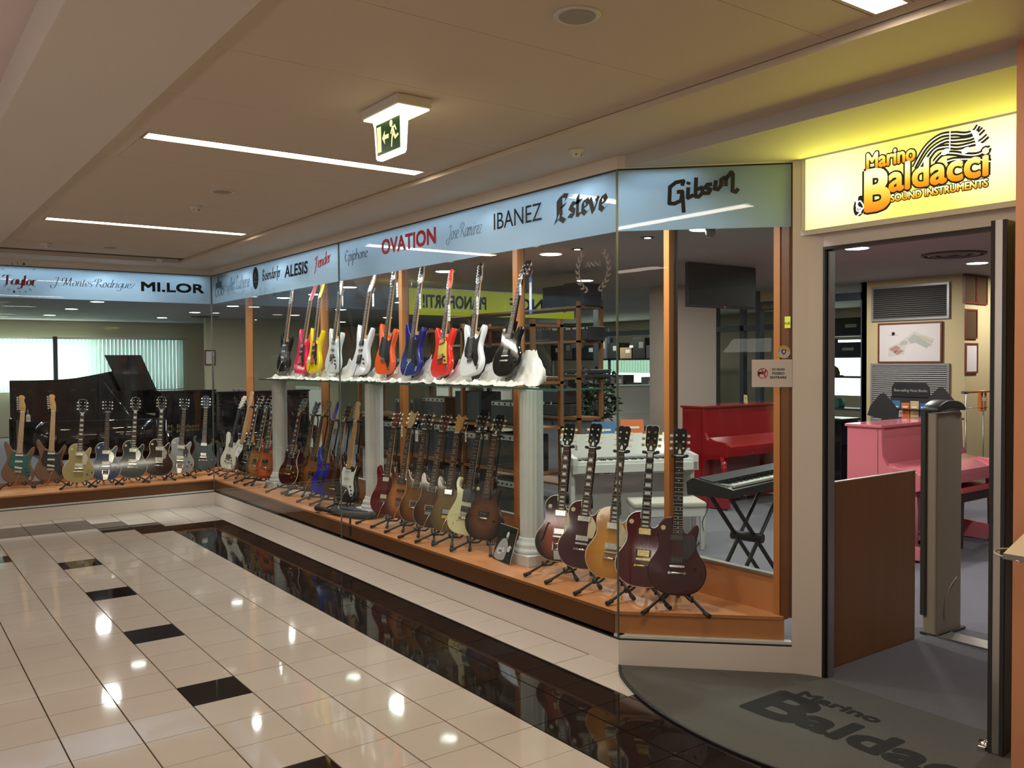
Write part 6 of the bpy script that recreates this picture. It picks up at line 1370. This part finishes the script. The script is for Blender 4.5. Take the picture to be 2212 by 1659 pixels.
def S2(px, py): p = sp_(px, py); return (p.x, p.z)
lines = [[(1974, 362), (2000, 318), (2030, 294), (2060, 289), (2085, 290), (2104, 284), (2114, 271)], [(1985, 364), (2010, 325), (2040, 305), (2065, 303), (2095, 299), (2112, 290), (2125, 278)], [(2000, 352), (2020, 324), (2045, 317), (2070, 318), (2100, 311), (2118, 306), (2134, 293)],
         [(2018, 350), (2035, 333), (2060, 331), (2090, 335), (2115, 333), (2140, 318)], [(2046, 349), (2060, 345), (2080, 344), (2110, 344), (2140, 349)]]
for i, l in enumerate(lines): ribbon([S2(*p) for p in l], .0125, blk, 'stave_outline', -.0085-.00002*i)
for i, l in enumerate(lines): ribbon([S2(*p) for p in l], .0028, wl, 'stave_line', -.0102-.00002*i)
def blob(cx, cy, rx, rz_, m, y, nm, rot=.35):
    c_ = S2(cx, cy); MB().prism([(c_[0]+rx*math.cos(a_)*math.cos(rot)-rz_*math.sin(a_)*math.sin(rot), c_[1]+rx*math.cos(a_)*math.sin(rot)+rz_*math.sin(a_)*math.cos(rot)) for a_ in [i*PI/9 for i in range(18)]], y, y+.0006).build(nm, m, SIGN)
for cx, cy in ((2043, 328), (2087, 325)): blob(cx, cy, .020, .013, wl, -.0112, 'note_head')
ribbon([S2(2052, 326), S2(2053, 283)], .0025, wl, 'note_stem', -.0113, 1)
MB().prism([S2(2096, 280), S2(2112, 283), S2(2117, 296), S2(2113, 306), S2(2133, 314), S2(2118, 316), S2(2110, 326), S2(2108, 308), S2(2104, 296)], -.0115, -.0108).build('figure_on_stave', wl, SIGN)
blob(1857, 445, .034, .052, blk, -.0086, 'clef_outline', -.2); 
ribbon([S2(1849, 470), S2(1862, 452), S2(1850, 445), S2(1858, 434), S2(1866, 448), S2(1852, 456), S2(1852, 436), S2(1853, 424), S2(1849, 432), S2(1860, 462)], .0035, wl, 'clef', -.0105, 5)
# door mat with lettering
matg = mat('mat_grey', (.085, .082, .072), .9, kind='n', c2=(.07, .068, .06), sc=50, bump=.4); matk = mat('mat_black_print', (.006, .006, .006), .9)
t = thing('door_mat', 'large grey crescent door mat with black lettering before the entrance', 'door mat', (0, 0, 0))
arc = smooth([(.0, -.012), (-.11, -.149), (-.224, -.388), (-.302, -.654), (-.342, -.973), (-.33, -1.294), (-.26, -1.62), (-.12, -1.95), (-.02, -2.085)], 4, False)
inner = [(.725, -2.085), (.725, -.80), (.70, -.735), (.655, -.665), (.02, -.022)]
MB().prism([tuple(p) for p in arc]+inner, .009, .0005, .003, axis='z').build('pile_surface', matg, t)
MB().tube([(p[0]-.004, p[1], .0075) for p in arc], .0085, 6).build('rubber_edge', black, t)
up = V((1, 0, 0))
plate('printed_word', 'B', V((.075, -.80, .009)), EM, up, .27, .315, matk, t, bold=.022, nb=8, th=.0008)
plate('printed_word', 'aldacci', V((.105, -1.07, .009)), EM, up, .98, .215, matk, t, bold=.016, nb=8, th=.0008)
plate('printed_word', 'Marino', V((.405, -.865, .009)), EM, up, .43, .078, matk, t, bold=.007, nb=6, th=.0008)
